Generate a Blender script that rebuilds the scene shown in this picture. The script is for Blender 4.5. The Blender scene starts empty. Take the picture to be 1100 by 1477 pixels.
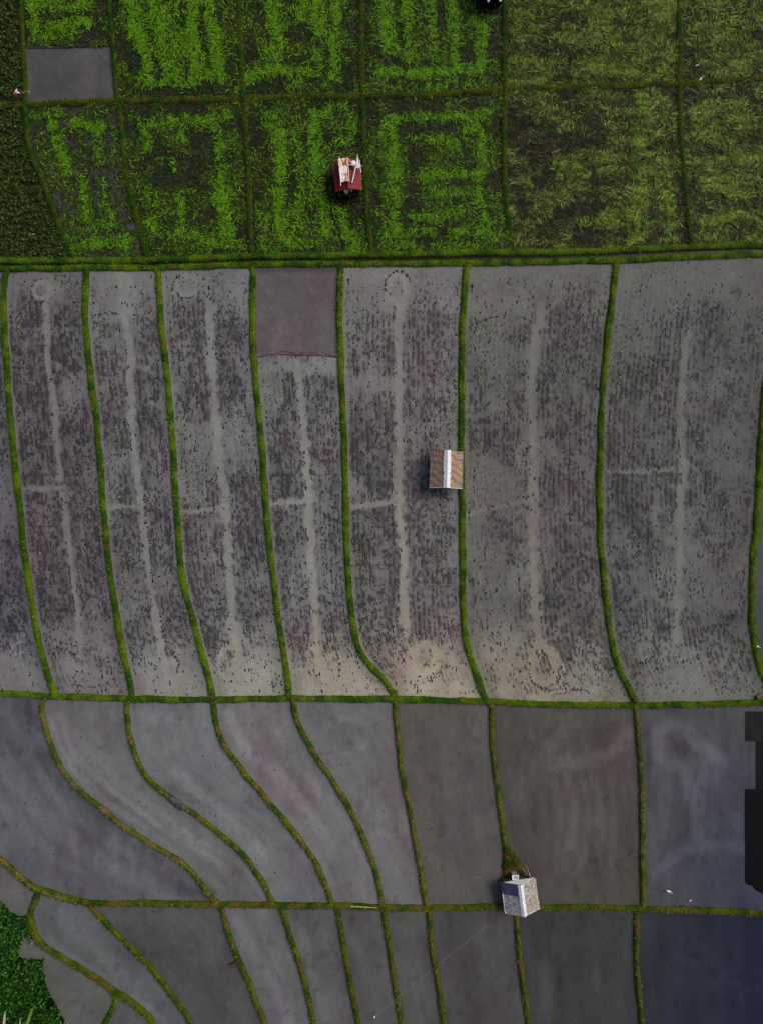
import bpy, math, random
import numpy as np
from mathutils import Vector
R = math.radians
sc = bpy.context.scene
C = sc.collection
S = 0.08            # metres per photo pixel on the ground
LENS = 24.0
H = 1477 * S * LENS / 36.0   # flying height of the camera

# ------------------------------------------------------------------ camera
cam_d = bpy.data.cameras.new('camera'); cam = bpy.data.objects.new('camera', cam_d); C.objects.link(cam)
cam.location = (0, 0, H); cam.rotation_euler = (0, 0, 0)
cam_d.sensor_fit = 'VERTICAL'; cam_d.sensor_height = 36; cam_d.lens = LENS
cam_d.clip_start = 0.5; cam_d.clip_end = 8000
sc.camera = cam
# ------------------------------------------------------------------ sky and sun (thin overcast, light from the upper right)
SUN_EL, SUN_AZ = R(46), R(62)     # azimuth measured clockwise from +y
w = bpy.data.worlds.new('World'); sc.world = w; w.use_nodes = True
nt = w.node_tree; bg = nt.nodes['Background']
sky = nt.nodes.new('ShaderNodeTexSky'); sky.sky_type = 'NISHITA'; sky.sun_disc = False
sky.sun_elevation = SUN_EL; sky.sun_rotation = SUN_AZ; sky.dust_density = 4.0; sky.air_density = 1.0; sky.ozone_density = 1.0
nt.links.new(sky.outputs[0], bg.inputs[0]); bg.inputs[1].default_value = 0.088
ld = bpy.data.lights.new('sun', 'SUN'); sun = bpy.data.objects.new('sun', ld); C.objects.link(sun)
ld.energy = 2.0; ld.angle = R(28); ld.color = (1, 0.95, 0.88)
d = Vector((math.sin(SUN_AZ)*math.cos(SUN_EL), math.cos(SUN_AZ)*math.cos(SUN_EL), math.sin(SUN_EL)))
sun.rotation_euler = d.to_track_quat('Z', 'Y').to_euler()
sc.view_settings.view_transform = 'Standard'; sc.view_settings.look = 'None'
sc.view_settings.exposure = 0.0; sc.view_settings.gamma = 1

# ------------------------------------------------------------------ helpers
rng = np.random.default_rng(7)
random.seed(7)
def lin(c):
    c = np.asarray(c, float)/255.0
    return np.where(c <= 0.04045, c/12.92, ((c+0.055)/1.055)**2.4)
def P(px, py, z=0.0):
    k = (H - z)/H
    return Vector(((px-550)*S*k, (738.5-py)*S*k, z))
def G(px, py): return (px-550)*S, (738.5-py)*S
_tabs = {}
def vnoise(x, y, seed=0):
    if seed not in _tabs: _tabs[seed] = np.random.default_rng(1000+seed).random((256, 256))
    t = _tabs[seed]
    x = np.asarray(x, float); y = np.asarray(y, float)
    xi = np.floor(x).astype(int); yi = np.floor(y).astype(int)
    fx = x-xi; fy = y-yi; fx = fx*fx*(3-2*fx); fy = fy*fy*(3-2*fy)
    a = t[xi & 255, yi & 255]; b = t[(xi+1) & 255, yi & 255]; c = t[xi & 255, (yi+1) & 255]; e = t[(xi+1) & 255, (yi+1) & 255]
    return (a*(1-fx)+b*fx)*(1-fy)+(c*(1-fx)+e*fx)*fy
def fbm(x, y, seed=0, o=4):
    s = 0; a = 0.5; n = 0
    for i in range(o):
        s = s+a*vnoise(x*2**i+17.3*i, y*2**i+9.1*i, seed+i); n += a; a *= 0.55
    return s/n
def sstep(a, b, x):
    t = np.clip((x-a)/(b-a), 0, 1); return t*t*(3-2*t)
def smooth(pts, step=3.0):
    pts = np.array(pts, float)
    q = np.vstack([2*pts[0]-pts[1], pts, 2*pts[-1]-pts[-2]])
    out = []
    for i in range(1, len(q)-2):
        p0, p1, p2, p3 = q[i-1:i+3]
        n = max(2, int(np.hypot(*(p2-p1))/step))
        for t in np.arange(n)/n:
            out.append(0.5*((2*p1)+(-p0+p2)*t+(2*p0-5*p1+4*p2-p3)*t*t+(-p0+3*p1-3*p2+p3)*t**3))
    out.append(pts[-1])
    return np.array(out)
def mesh_np(name, v, f, col=None, smooth_sh=False):
    v = np.asarray(v, np.float32); f = np.asarray(f, np.int32)
    me = bpy.data.meshes.new(name)
    me.vertices.add(len(v)); me.vertices.foreach_set('co', v.ravel())
    k = f.shape[1]
    me.loops.add(f.size); me.loops.foreach_set('vertex_index', f.ravel())
    me.polygons.add(len(f)); me.polygons.foreach_set('loop_start', np.arange(0, f.size, k, dtype=np.int32))
    me.update(calc_edges=True)
    if smooth_sh: me.polygons.foreach_set('use_smooth', np.ones(len(f), bool))
    if col is not None:
        a = me.color_attributes.new('Col', 'FLOAT_COLOR', 'POINT')
        c4 = np.ones((len(v), 4), np.float32); c4[:, :3] = col
        a.data.foreach_set('color', c4.ravel())
    return me
def link(name, me, m, parent=None):
    o = bpy.data.objects.new(name, me); C.objects.link(o)
    if m: me.materials.append(m)
    if parent: o.parent = parent
    return o
def tag(o, label=None, cat=None, group=None, kind=None):
    if label: o['label'] = label
    if cat: o['category'] = cat
    if group: o['group'] = group
    if kind: o['kind'] = kind
    return o
def empty(name, loc, rz, label, cat, group=None):
    o = bpy.data.objects.new(name, None); C.objects.link(o); o.location = loc; o.rotation_euler = (0, 0, rz)
    o.empty_display_size = 0.3
    return tag(o, label, cat, group)

# ------------------------------------------------------------------ materials
def mat(name, rough=0.7, spec=0.3, col=None, attr=True, nscale=2.0, namt=0.3, bump=0.2, bscale=8.0, bdist=0.05, metal=0.0):
    m = bpy.data.materials.new(name); m.use_nodes = True
    n = m.node_tree.nodes; l = m.node_tree.links; b = n['Principled BSDF']
    b.inputs['Roughness'].default_value = rough; b.inputs['Specular IOR Level'].default_value = spec
    b.inputs['Metallic'].default_value = metal
    geo = n.new('ShaderNodeNewGeometry')
    nz = n.new('ShaderNodeTexNoise'); nz.inputs['Scale'].default_value = nscale; nz.inputs['Detail'].default_value = 6; nz.inputs['Roughness'].default_value = 0.65
    l.new(geo.outputs['Position'], nz.inputs['Vector'])
    mr = n.new('ShaderNodeMapRange'); mr.inputs[1].default_value = 0.25; mr.inputs[2].default_value = 0.75
    mr.inputs[3].default_value = 1-namt; mr.inputs[4].default_value = 1+namt
    l.new(nz.outputs[0], mr.inputs[0])
    mx = n.new('ShaderNodeMix'); mx.data_type = 'RGBA'; mx.blend_type = 'MULTIPLY'; mx.inputs[0].default_value = 1
    if attr:
        at = n.new('ShaderNodeVertexColor'); at.layer_name = 'Col'; l.new(at.outputs[0], mx.inputs[6])
    else:
        mx.inputs[6].default_value = (*lin(col), 1)
    l.new(mr.outputs[0], mx.inputs[7])
    l.new(mx.outputs[2], b.inputs['Base Color'])
    if bump > 0:
        n2 = n.new('ShaderNodeTexNoise'); n2.inputs['Scale'].default_value = bscale; n2.inputs['Detail'].default_value = 5
        l.new(geo.outputs['Position'], n2.inputs['Vector'])
        bp = n.new('ShaderNodeBump'); bp.inputs['Strength'].default_value = bump; bp.inputs['Distance'].default_value = bdist
        l.new(n2.outputs[0], bp.inputs['Height']); l.new(bp.outputs[0], b.inputs['Normal'])
    return m
M_MUD = mat('wet_mud', 0.5, 0.12, nscale=3.5, namt=0.18, bump=0.5, bscale=5.0, bdist=0.05)
M_SILT = mat('silty_water', 0.4, 0.15, nscale=3.0, namt=0.12, bump=0.25, bscale=3.0, bdist=0.03)
M_BUND = mat('bund_turf', 0.9, 0.1, nscale=6, namt=0.35, bump=0.9, bscale=9, bdist=0.12)
M_BLADE = mat('grass_blade', 0.7, 0.15, nscale=4, namt=0.25, bump=0)
M_CLUMP = mat('stubble', 0.8, 0.15, nscale=6, namt=0.3, bump=0)

# ------------------------------------------------------------------ bund centre lines, in photo pixels on the ground
Hs = {
 'H1': [(-180,155),(-60,153),(0,152),(60,151),(110,149),(165,147),(250,145),(350,144),(430,140),(520,139),(600,138),(690,132),(728,130),(800,128),(900,124),(975,122),(1040,118),(1100,114),(1280,108)],
 'H2': [(-180,372),(-60,373),(0,374.5),(100,376.5),(220,375),(360,370),(520,367.5),(720,364),(870,362),(1000,356.5),(1100,353.5),(1280,348)],
 'H3': [(-180,389),(0,388),(120,387),(230,386),(360,382),(500,381),(670,380),(740,379),(880,376),(980,371),(1100,367),(1280,361)],
 'H4': [(-180,994),(0,1000),(70,1004),(130,1006),(185,1008),(305,1009),(420,1007),(500,1008),(570,1008),(700,1012),(800,1016),(915,1017),(1000,1016),(1100,1014),(1280,1010)],
 'H5': [(-180,1120),(-100,1165),(-40,1205),(0,1238),(20,1255),(48,1279),(70,1287),(110,1298),(135,1302),(200,1303),(310,1304),(390,1305),(480,1306),(620,1309),(720,1308),(860,1309),(925,1311),(1000,1312),(1060,1314),(1100,1318),(1280,1330)],
}
V1 = {  # above H1
 'a0': [(-120,-180),(-110,152)],
 'a1': [(29,-180),(31,0),(34,60),(36,110),(37,152)],
 'a2': [(153,-180),(158,0),(162,40),(165,80),(168,120),(171,149)],
 'a3': [(341,-180),(345,0),(348,80),(352,145)],
 'a4': [(520,-180),(521,0),(521,60),(522,139)],
 'a5': [(730,-180),(728,0),(727,60),(727,131)],
 'a6': [(976,-180),(977,0),(978,60),(978,121)],
 'a7': [(1215,-180),(1220,110)]}
V2 = {
 'b0': [(-110,152),(-95,250),(-60,373)],
 'b1': [(37,150),(41,202),(54,245),(69,279),(84,320),(98,355),(108,373)],
 'b2': [(172,149),(177,205),(182,249),(192,293),(204,336),(214,370)],
 'b3': [(353,145),(355,202),(360,286),(363,368)],
 'b4': [(522,139),(524,180),(527,290),(531,330),(535,366)],
 'b5': [(728,131),(726,177),(728,284),(733,325),(739,363)],
 'b6': [(979,121),(979,177),(985,248),(990,300),(996,353)],
 'b7': [(1220,110),(1225,230),(1235,348)]}
m0 = [(14,389),(8,400),(6,425),(7,469),(10.6,535),(16.5,606),(25,699),(27.5,714),(35.5,796),(44,855),(54,915),(68,969),(80,1004)]
V3 = {
 'c0': [(x-112, y) for x, y in m0],
 'c1': m0,
 'c2': [(125,388),(124,410),(124,465),(132,547),(139.5,606),(147,699),(149,725),(157,808),(165.5,867),(175,926),(186,974),(192,1007)],
 'c3': [(228,387),(229,400),(233,465),(243.5,559),(250,654),(255,743),(263.5,835),(277,888),(291,940),(302,980),(308,1008)],
 'c4': [(365,383),(365,400),(364.5,475),(368,541),(375.6,620),(381,686),(385,743),(393,822),(402,901),(411,954),(418,1006)],
 'c5': [(492,382),(491,400),(490,475),(493,554),(498,686),(498.5,743),(500,796),(504,860),(514,926),(534,960),(554,981),(571,1006)],
 'c6': [(675,381),(671.5,395),(668.5,437),(665.4,504),(665.4,571),(665.4,638),(665.7,714),(667,808),(668,891),(675,938),(687,974),(701,1011)],
 'c7': [(888,377),(887,392),(883,427),(877,472),(871.6,529),(867,586),(865,665),(863.5,702),(866,788),(872,850),(879.5,911),(889,955),(905,990),(917,1015)],
 'c8': [(1118,368),(1110,480),(1101,582),(1097,627),(1093.5,690),(1092.5,720),(1088.6,770),(1083.6,826),(1083,883),(1087.5,929),(1096,963),(1108,987),(1128,1013)]}
V4 = {
 'd0': [(-110,996),(-105,1060),(-75,1130),(-40,1205)],
 'd1': [(68,1004),(61.5,1019),(66,1048),(78.5,1086),(99,1121),(122,1147),(151,1168),(186,1196.5),(233,1226),(262,1243),(285,1266),(302,1290),(318,1304)],
 'd2': [(186,1008),(183,1019),(186.5,1054),(198,1095),(215,1124),(238.5,1145),(262,1162),(291,1181),(317,1203),(340,1223),(362,1246),(380,1275),(394,1304)],
 'd3': [(309,1009),(309.5,1022),(316,1057),(333.6,1089),(363,1127),(397.6,1167.5),(429.6,1208),(456,1246),(471,1281),(480,1306)],
 'd4': [(422,1007),(424,1018),(430,1042),(453,1086),(476,1121),(499.5,1159),(520,1199.5),(536,1240),(545,1275),(551,1306)],
 'd5': [(571,1008),(571,1020),(575,1080),(584,1135),(592,1180),(601,1224),(609,1272),(615,1308)],
 'd6': [(705,1012),(708.6,1027),(711,1085),(719,1150),(727,1205),(733,1235),(741,1270),(747,1308)],
 'd7': [(916,1017),(917.5,1030),(921,1076),(924.5,1125),(925,1211),(926,1284),(926,1311)],
 'd8': [(1140,1014),(1150,1320)]}
V5 = {
 'e0': [(57,1283),(51,1300),(44,1318),(49,1340),(64,1364.5),(87,1379),(114.5,1395),(142,1412),(164,1430),(188,1443),(207,1459),(222,1477),(260,1560),(300,1660)],
 'e1': [(128,1303),(153,1329),(174.5,1351),(196,1373),(218,1394.5),(239,1422),(257,1446),(273,1471),(310,1550),(350,1660)],
 'e2': [(318,1304),(322,1318),(330,1346),(344,1380.5),(358.5,1415),(372,1450),(382,1476),(400,1560),(420,1660)],
 'e3': [(405,1305),(409,1318),(417,1346),(431,1386),(443,1427),(453,1474),(470,1560),(488,1660)],
 'e4': [(484,1306),(487,1316),(493,1346),(500,1386),(508,1433),(516,1474),(530,1560),(545,1660)],
 'e5': [(552,1307),(554,1318),(559,1351),(566.5,1401),(572.5,1439),(578,1474),(590,1560),(600,1660)],
 'e6': [(617,1309),(619,1326),(623,1365),(629.5,1406),(635,1447),(639,1474.5),(652,1560),(665,1660)],
 'e7': [(741,1308),(744,1325),(748,1365),(752,1406),(758,1447),(761,1474),(772,1560),(780,1660)],
 'e8': [(919,1311),(917,1322),(917,1364.6),(919,1412),(924,1459),(927,1560),(930,1660)],
 'e9': [(1150,1320),(1160,1660)]}
EX = {'x1': [(166,1434),(168,1444),(160,1460),(152,1476),(130,1530),(110,1600)]}
rows = [None, ('a', V1), ('b', V2), None, ('c', V3), ('d', V4), ('e', V5)]

def ih(name, x): a = np.array(Hs[name]); return np.interp(x, a[:, 0], a[:, 1])
def iv(line, y): a = smooth(line, 6); o = np.argsort(a[:, 1]); return np.interp(y, a[o, 1], a[o, 0])

# ------------------------------------------------------------------ field grid
PX0, PX1, PY0, PY1, ST = -170, 1270, -170, 1640, 1.5
gx = np.arange(PX0, PX1+1, ST); gy = np.arange(PY0, PY1+1, ST)
X, Y = np.meshgrid(gx, gy)
def field_ids(X, Y):
    F = np.zeros(X.shape, int)
    h = [ih(k, X) for k in ('H1', 'H2', 'H3', 'H4', 'H5')]
    row = sum((Y > q).astype(int) for q in h)      # 0..5 ; 2 = ditch
    for r, V in ((0, V1), (1, V2), (3, V3), (4, V4), (5, V5)):
        c = np.zeros(X.shape, int)
        for k in V: c += (X > iv(V[k], Y)).astype(int)
        F = np.where(row == r, (r+1)*100+c, F)
    F = np.where(row == 2, 300, F)
    F = np.where((F == 102) & (Y > 68), 152, F)       # bare seed bed, upper left
    F = np.where((F == 404+1) & (Y < 513), 455, F)    # purple seed bed
    # split left of e0 by the small branch bund
    xb = iv(EX['x1'], Y)
    F = np.where((F == 600) & (Y > 1434) & (X > xb), 651, F)
    # lower left lines: cells left of e0 below y 1430 and right of vegetation edge
    return F
FID = field_ids(X, Y)

def colr(r, g, b): return lin((r, g, b))
# base colour of the mud of each field (right and corner vignette darkening put in, photo colour space)
BASE = {300: (30,32,22),
 101:(34,38,18),102:(44,44,43),152:(76,74,76),103:(38,39,37),104:(40,41,38),105:(36,37,34),106:(34,36,24),107:(28,30,18),108:(40,42,30),
 201:(36,40,20),202:(66,66,66),203:(42,42,40),204:(38,39,35),205:(42,42,41),206:(38,35,29),207:(36,38,26),208:(40,42,30),
 401:(100,97,104),402:(104,100,106),403:(108,107,111),404:(110,109,113),405:(110,109,113),455:(98,88,96),406:(112,109,112),407:(102,100,101),408:(97,97,99),409:(74,74,78),
 501:(88,89,96),502:(104,104,109),503:(106,107,113),504:(110,107,113),505:(104,101,106),506:(88,85,86),507:(78,74,74),508:(76,76,82),509:(24,26,30),
 600:(94,94,95),651:(88,88,90),601:(90,92,97),602:(80,79,82),603:(100,99,105),604:(90,88,92),605:(84,83,84),606:(82,81,82),607:(74,73,76),608:(60,61,64),609:(48,50,60)}
CF = {}
def base_at(fid): return BASE.get(int(fid), (70, 70, 70))
COL = np.zeros(X.shape+(3,))
for f in np.unique(FID):
    COL[FID == f] = lin(base_at(f))
COL[FID == 501] = lin(BASE[501]); 

# --- columns of the stubble row (between H3 and H4)
cl = [V3[k] for k in V3]
XB = [iv(l, Y) for l in cl]
row4 = (FID >= 400) & (FID < 500)
U = np.zeros(X.shape); WD = np.full(X.shape, 120.0)
for i in range(len(XB)-1):
    m = row4 & (X > XB[i]) & (X <= XB[i+1])
    U[m] = ((X-XB[i])/(XB[i+1]-XB[i]))[m]; WD[m] = (XB[i+1]-XB[i])[m]
DISTE = np.minimum(U, 1-U)*WD

def pdist(pts, X, Y, pad, step=4.0):
    """distance to polyline for grid points inside the padded bbox; returns slices, dist"""
    p = smooth(pts, step)
    x0, x1 = p[:, 0].min()-pad, p[:, 0].max()+pad; y0, y1 = p[:, 1].min()-pad, p[:, 1].max()+pad
    i0, i1 = np.searchsorted(gx, x0), np.searchsorted(gx, x1); j0, j1 = np.searchsorted(gy, y0), np.searchsorted(gy, y1)
    sl = (slice(j0, j1), slice(i0, i1))
    xs, ys = X[sl], Y[sl]
    dmin = np.full(xs.shape, 1e9)
    for a, b in zip(p[:-1], p[1:]):
        vx, vy = b-a; L = vx*vx+vy*vy+1e-9
        t = np.clip(((xs-a[0])*vx+(ys-a[1])*vy)/L, 0, 1)
        dmin = np.minimum(dmin, np.hypot(xs-a[0]-t*vx, ys-a[1]-t*vy))
    return sl, dmin
def ring(cx, cy, rx, ry, a0=0, a1=360, n=14):
    return [(cx+rx*math.cos(R(a0+(a1-a0)*i/n)), cy+ry*math.sin(R(a0+(a1-a0)*i/n))) for i in range(n+1)]
TR = np.zeros(X.shape)      # silt-covered wheel tracks (1 = bare pale silt)
def track(pts, wd, amt=1.0, arr=None, rough=None):
    arr = TR if arr is None else arr
    sl, dd = pdist(pts, X, Y, wd*2.2)
    dd = dd+(fbm(X[sl]/7, Y[sl]/9, 3)-0.5)*wd*(rough if rough is not None else (1.3 if wd < 6 else 1.8))
    arr[sl] = np.maximum(arr[sl], amt*(.75+.5*(fbm(X[sl]/12, Y[sl]/16, 5)-.3))*(1-sstep(wd*0.2, wd*1.25, dd)))
# centre tracks
T = [
 ([(67,440),(68,480),(68.5,512),(72,540),(77,571),(81,606),(84,654),(87,690)], 4.5, 1),
 ([(90,712),(97,761),(102,800),(106,832),(113,891),(118,945)], 4.5, 1), (ring(61,418,12,12), 4, .9), (ring(126,976,14,11), 5, .8),
 ([(73,548),(82,535),(86,528),(80,522)], 3, .6), ([(36,703),(60,705),(92,703)], 4, .8),
 ([(181,450),(187,500),(189,559),(193,630),(197,677),(204,720),(208,749),(214,820),(224,879),(234,938),(244,972)], 5.5, 1), ([(158,732),(180,730),(205,731)], 4, .7),
 ([(175,395),(180,420),(181,450)], 12, .7), ([(244,972),(258,978),(262,965),(252,955)], 4, .5),
 (ring(272,412,15,14), 4.5, .8), ([(295,400),(301,430),(302,457)], 9, .6), ([(302,457),(307,528),(311,594),(316,660),(324,716),(329,782),(331,835),(337,901),(346,954)], 6, 1),
 ([(262,738),(290,736),(325,733)], 3.5, .8), (ring(332,955,17,22), 4, .7),
 ([(431,520),(435,581),(440,634),(444,686),(447,743),(449,795),(453,848),(456,914),(462,965)], 6, 1), ([(390,725),(415,724),(446,721)], 4.5, .8),
 ([(370,530),(430,526),(488,530)], 12, .7), (ring(482,965,18,22), 5, .6),
 (ring(574,414,14,20), 5, .8), ([(578,438),(576,470),(577,504),(576,560),(576,638),(575,702),(579,761),(583,808),(582,855),(585,915)], 6.5, 1),
 ([(506,731),(540,727),(572,722)], 4, .8), (ring(613,950,18,20), 6, .8),
 ([(781,440),(781,456),(773,484),(767,529),(766,586),(770,643),(770,697),(768,764),(770,837),(773,899),(775,930)], 7.5, 1), (ring(784,960,18,26), 6, .8),
 ([(672,742),(700,735),(735,727),(765,722)], 3, .7), (ring(790,418,18,20), 5, .4), ([(690,440),(740,436),(785,440)], 16, .5),
 ([(994,475),(987,515),(984,560),(981,593),(983,638),(987,690),(982,713),(982,770),(980,826),(977,883),(975,922)], 6, .9), ([(875,679),(910,680),(970,676)], 3.5, .8),
 (ring(965,740,22,40), 5, .4), (ring(960,900,26,30), 5, .35), (ring(755,655,10,14), 3, .5), (ring(5,975,12,14), 5, .7),
 (ring(966,860,20,36), 4, .35), (ring(316,780,14,30), 4, .4), (ring(436,850,14,30), 4, .35),
]
for p, wd, am in T: track(p, wd*1.25, am*1.1)
TR = np.clip(TR, 0, 1)
# stubble density
top = ih('H3', X); bot = ih('H4', X)
nA = fbm(X/55, Y/70, 11); nB = fbm(X/16, Y/24, 15); 
endn = (fbm(X/40, Y/30, 21)-0.5)*90
D = sstep(top+5, top+95, Y+endn)*(1-0.72*sstep(bot-95, bot-15, Y+endn*0.9))
D = 0.16+0.84*D
lft = 1-sstep(350, 700, X)
D *= (0.30+0.80*sstep(0.36, 0.60, nA))*(0.95+0.25*lft)
D *= np.clip(1-1.25*TR, 0, 1)*sstep(5, 11, DISTE)
D = np.where(row4 & (FID != 455), np.clip(D, 0, 1.2), 0)
rowk = U*np.round(WD/7.0)
rowp = 0.5+0.5*np.cos(2*np.pi*(rowk+0.25*(vnoise(X/30, Y/40, 33)-.5)))
dash = vnoise(np.floor(rowk+.5)*7.3+.5, Y/5.0, 31)*.6+vnoise(X/2.6, Y/5, 35)*.4
streak = vnoise(rowk*1.0+0.5, Y/30, 37)
dark = D*(0.10+1.0*sstep(.42, .72, dash)*(.2+.8*rowp)+0.32*streak+0.26*sstep(.42, .7, nB))
dark = np.clip(dark, 0, 1)
purp = sstep(0.42, 0.7, fbm(X/60+5, Y/90, 41))
bc = COL
dk = bc*np.stack([0.32+0.11*purp, 0.31+0.01*purp, 0.33+0.06*purp], -1)
m = row4 & (FID != 455)
mixd = (bc*1.15*(1-dark[..., None])+dk*dark[..., None])
mixd = mixd*(1-0.75*TR[..., None])+0.75*TR[..., None]*(bc*np.array([1.42, 1.41, 1.32]))
# warm silt at the far ends of the middle fields
warm = np.exp(-((X-590)/300)**2)*(sstep(860, 980, Y)+.35*TR*sstep(560, 760, Y))
mixd = mixd*(1+warm[..., None]*np.array([0.48, 0.34, 0.10]))
mixd = mixd*(1+0.34*(sstep(880, 960, Y)*(1-TR)*sstep(8, 30, DISTE))[..., None])
COL[m] = mixd[m]
COL *= (1+0.45*(fbm(X/34, Y/44, 51)-0.5))[..., None]*np.array([0.98, 1.02, 0.99])
# purple / brown stains everywhere in the mud
st = (sstep(0.52, 0.78, fbm(X/48+3, Y/60, 61))*np.where(FID >= 500, 1.5, 1))[..., None]
COL *= 1+st*np.array([-0.03, -0.12, -0.07])

lb = sstep(.62, .82, fbm(X/13, Y/17, 64))*(FID >= 500); COL *= (1-.22*lb)[..., None]
# --- lower fields : soft drag streaks that follow the bunds
low = (FID >= 500)
Vl = [V4, V5]
def flowcol(V, msk):
    LS = [iv(V[k], Y) for k in V]
    u = np.zeros(X.shape)
    for i in range(len(LS)-1):
        mm = (X > LS[i]) & (X <= LS[i+1]); u[mm] = i*7+((X-LS[i])/(LS[i+1]-LS[i]+1e-6))[mm]*((LS[i+1]-LS[i])[mm]/22.0)
    s = fbm(u*1.5, Y/120, 71, 4)
    COL[msk] *= (1+0.42*(s-0.5))[msk][:, None]
flowcol(V4, (FID >= 500) & (FID < 600)); flowcol(V5, FID >= 600)
SW = np.zeros(X.shape); SD = np.zeros(X.shape)
for p, wd, am in [
 ([(812,1098),(840,1100),(870,1090),(895,1075),(902,1058)], 11, 1.0), ([(800,1110),(795,1085),(805,1060),(830,1048)], 9, .5), ([(765,1110),(772,1085),(790,1070)], 7, .35),
 ([(815,1115),(828,1150),(830,1180),(820,1220)], 7, .6), ([(850,1110),(865,1160),(862,1230)], 7, .4), ([(780,1150),(785,1230)], 8, .3), ([(880,1110),(885,1200),(880,1260)], 6, .35), ([(840,1120),(846,1170),(842,1235),(830,1262)], 5, .5), ([(755,1160),(750,1110),(762,1070),(785,1045),(820,1032)], 6, .35), ([(800,1130),(806,1190),(800,1260)], 6, .35), ([(940,1110),(938,1180),(946,1240)], 6, .3), ([(1025,1120),(1030,1200)], 6, .3),
 ([(200,1200),(260,1235),(320,1280)], 6, .4), ([(75,1040),(95,1090),(140,1145),(210,1195)], 5, .5), ([(20,1040),(50,1110),(110,1180),(190,1240)], 8, .4), ([(0,1160),(50,1215),(120,1260)], 7, .45), ([(205,1030),(225,1085),(280,1140),(345,1190),(385,1235)], 6, .4), ([(445,1120),(490,1175),(520,1240)], 5, .3),
 ([(965,1105),(950,1085),(947,1062),(962,1046),(985,1048),(998,1065),(1020,1085),(1040,1098)], 11, .9), ([(960,1095),(985,1110),(998,1150),(1005,1205)], 10, .9), ([(1015,1100),(1010,1150),(1008,1200)], 8, .5),
 ([(945,1260),(970,1238),(1010,1220),(1060,1222),(1095,1235)], 9, .7), ([(1035,1110),(1045,1160)], 9, .3), ([(960,1120),(955,1200)], 10, .4),
 ([(0,1090),(40,1150),(90,1205),(160,1250),(240,1285)], 16, .6), ([(-30,1130),(20,1180),(80,1235)], 10, .4), ([(110,1060),(150,1110),(210,1160),(280,1215),(330,1260)], 9, .4), ([(90,1030),(105,1080),(150,1130),(230,1190)], 6, .6),
 (ring(235,1060,22,28), 9, .4), ([(250,1110),(300,1150),(350,1210),(385,1260)], 10, .3), ([(330,1030),(350,1075),(400,1120),(450,1180),(480,1230)], 10, .5), (ring(500,1060,32,24), 6, .35),
 ([(340,1320),(370,1380),(400,1440),(425,1490)], 9, .6), ([(430,1330),(450,1400),(470,1470)], 8, .4), ([(500,1330),(530,1400),(545,1470)], 7, .3), ([(1000,1380),(1030,1400),(1080,1440)], 16, .25), ([(800,1350),(790,1400),(785,1470)], 10, .5), ([(850,1360),(860,1420)], 12, .35),
 ([(75,1310),(120,1350),(170,1400),(210,1450)], 12, .4), ([(640,1040),(645,1100),(655,1200)], 14, .2)]:
    track(p, wd*1.2, am, SW, .9)
for p, wd, am in [([(935,1060),(935,1110),(940,1170)], 7, .5), ([(1005,1110),(992,1160),(992,1200)], 3, .6), ([(975,1075),(985,1080)], 7, .5), ([(745,1120),(752,1080),(775,1052)], 6, .45), ([(772,1140),(770,1200)], 8, .5),
 ([(445,1090),(520,1085),(530,1150)], 3, .4), ([(535,1100),(540,1200)], 3, .3), ([(235,1275),(280,1285),(300,1290)], 12, .8), ([(60,1090),(110,1145),(180,1200)], 12, .6), ([(40,1020),(55,1050)], 9, .8), ([(420,1110),(455,1170)], 10, .4), ([(375,1160),(440,1210)], 9, .4)]:
    track(p, wd, am, SD)
COL[low] *= (1+0.52*SW-0.42*SD)[low][:, None]
# lower right vignette and sky reflection painted in, darker and bluer
bl = (sstep(930, 1100, X)*sstep(1050, 1300, Y))[..., None]
COL = np.where(low[..., None], COL*(1+bl*np.array([-0.44, -0.36, -0.14])), COL)
dr = (sstep(980, 1100, X)*row4)[..., None]; COL *= 1-0.22*dr  # right end of the stubble row darkened, vignette put into the colour
td = (sstep(640, 800, X)*(1-sstep(560, 900, Y))*row4)[..., None]; COL *= 1-0.14*td
# wet rim of slightly darker water along the left bank in upper right etc
vx = 1-0.0*X
# green fields mud variation
gr = FID < 300
COL[gr] *= (0.75+0.7*(fbm(X/30, Y/30, 81))[gr])[:, None]
pg = sstep(0.5, 0.7, fbm(X/40, Y/40, 91))
gm = gr & (FID != 152)
COL[gm] *= (1+pg[..., None]*np.array([0.12, -0.12, -0.1]))[gm]
COL *= (1+0.22*(fbm(X/6, Y/7, 53, 3)-.5)*(FID != 300))[..., None]
COL[low] *= np.array([1.02, 1.01, 1.02])
sbm = (FID == 152) | (FID == 455); COL[sbm] *= (1+.30*(fbm(X/14, Y/14, 57)-.5)+.25*(fbm(X/3, Y/3, 58, 2)-.5))[sbm][:, None]
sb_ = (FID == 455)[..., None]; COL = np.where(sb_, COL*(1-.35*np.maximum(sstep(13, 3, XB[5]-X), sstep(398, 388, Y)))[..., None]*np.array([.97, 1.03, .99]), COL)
COL *= np.where(bl > .02, 1, np.array([1.04, 1.04, .955]))
COL = np.clip(COL, 0.001, 0.9)

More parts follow.
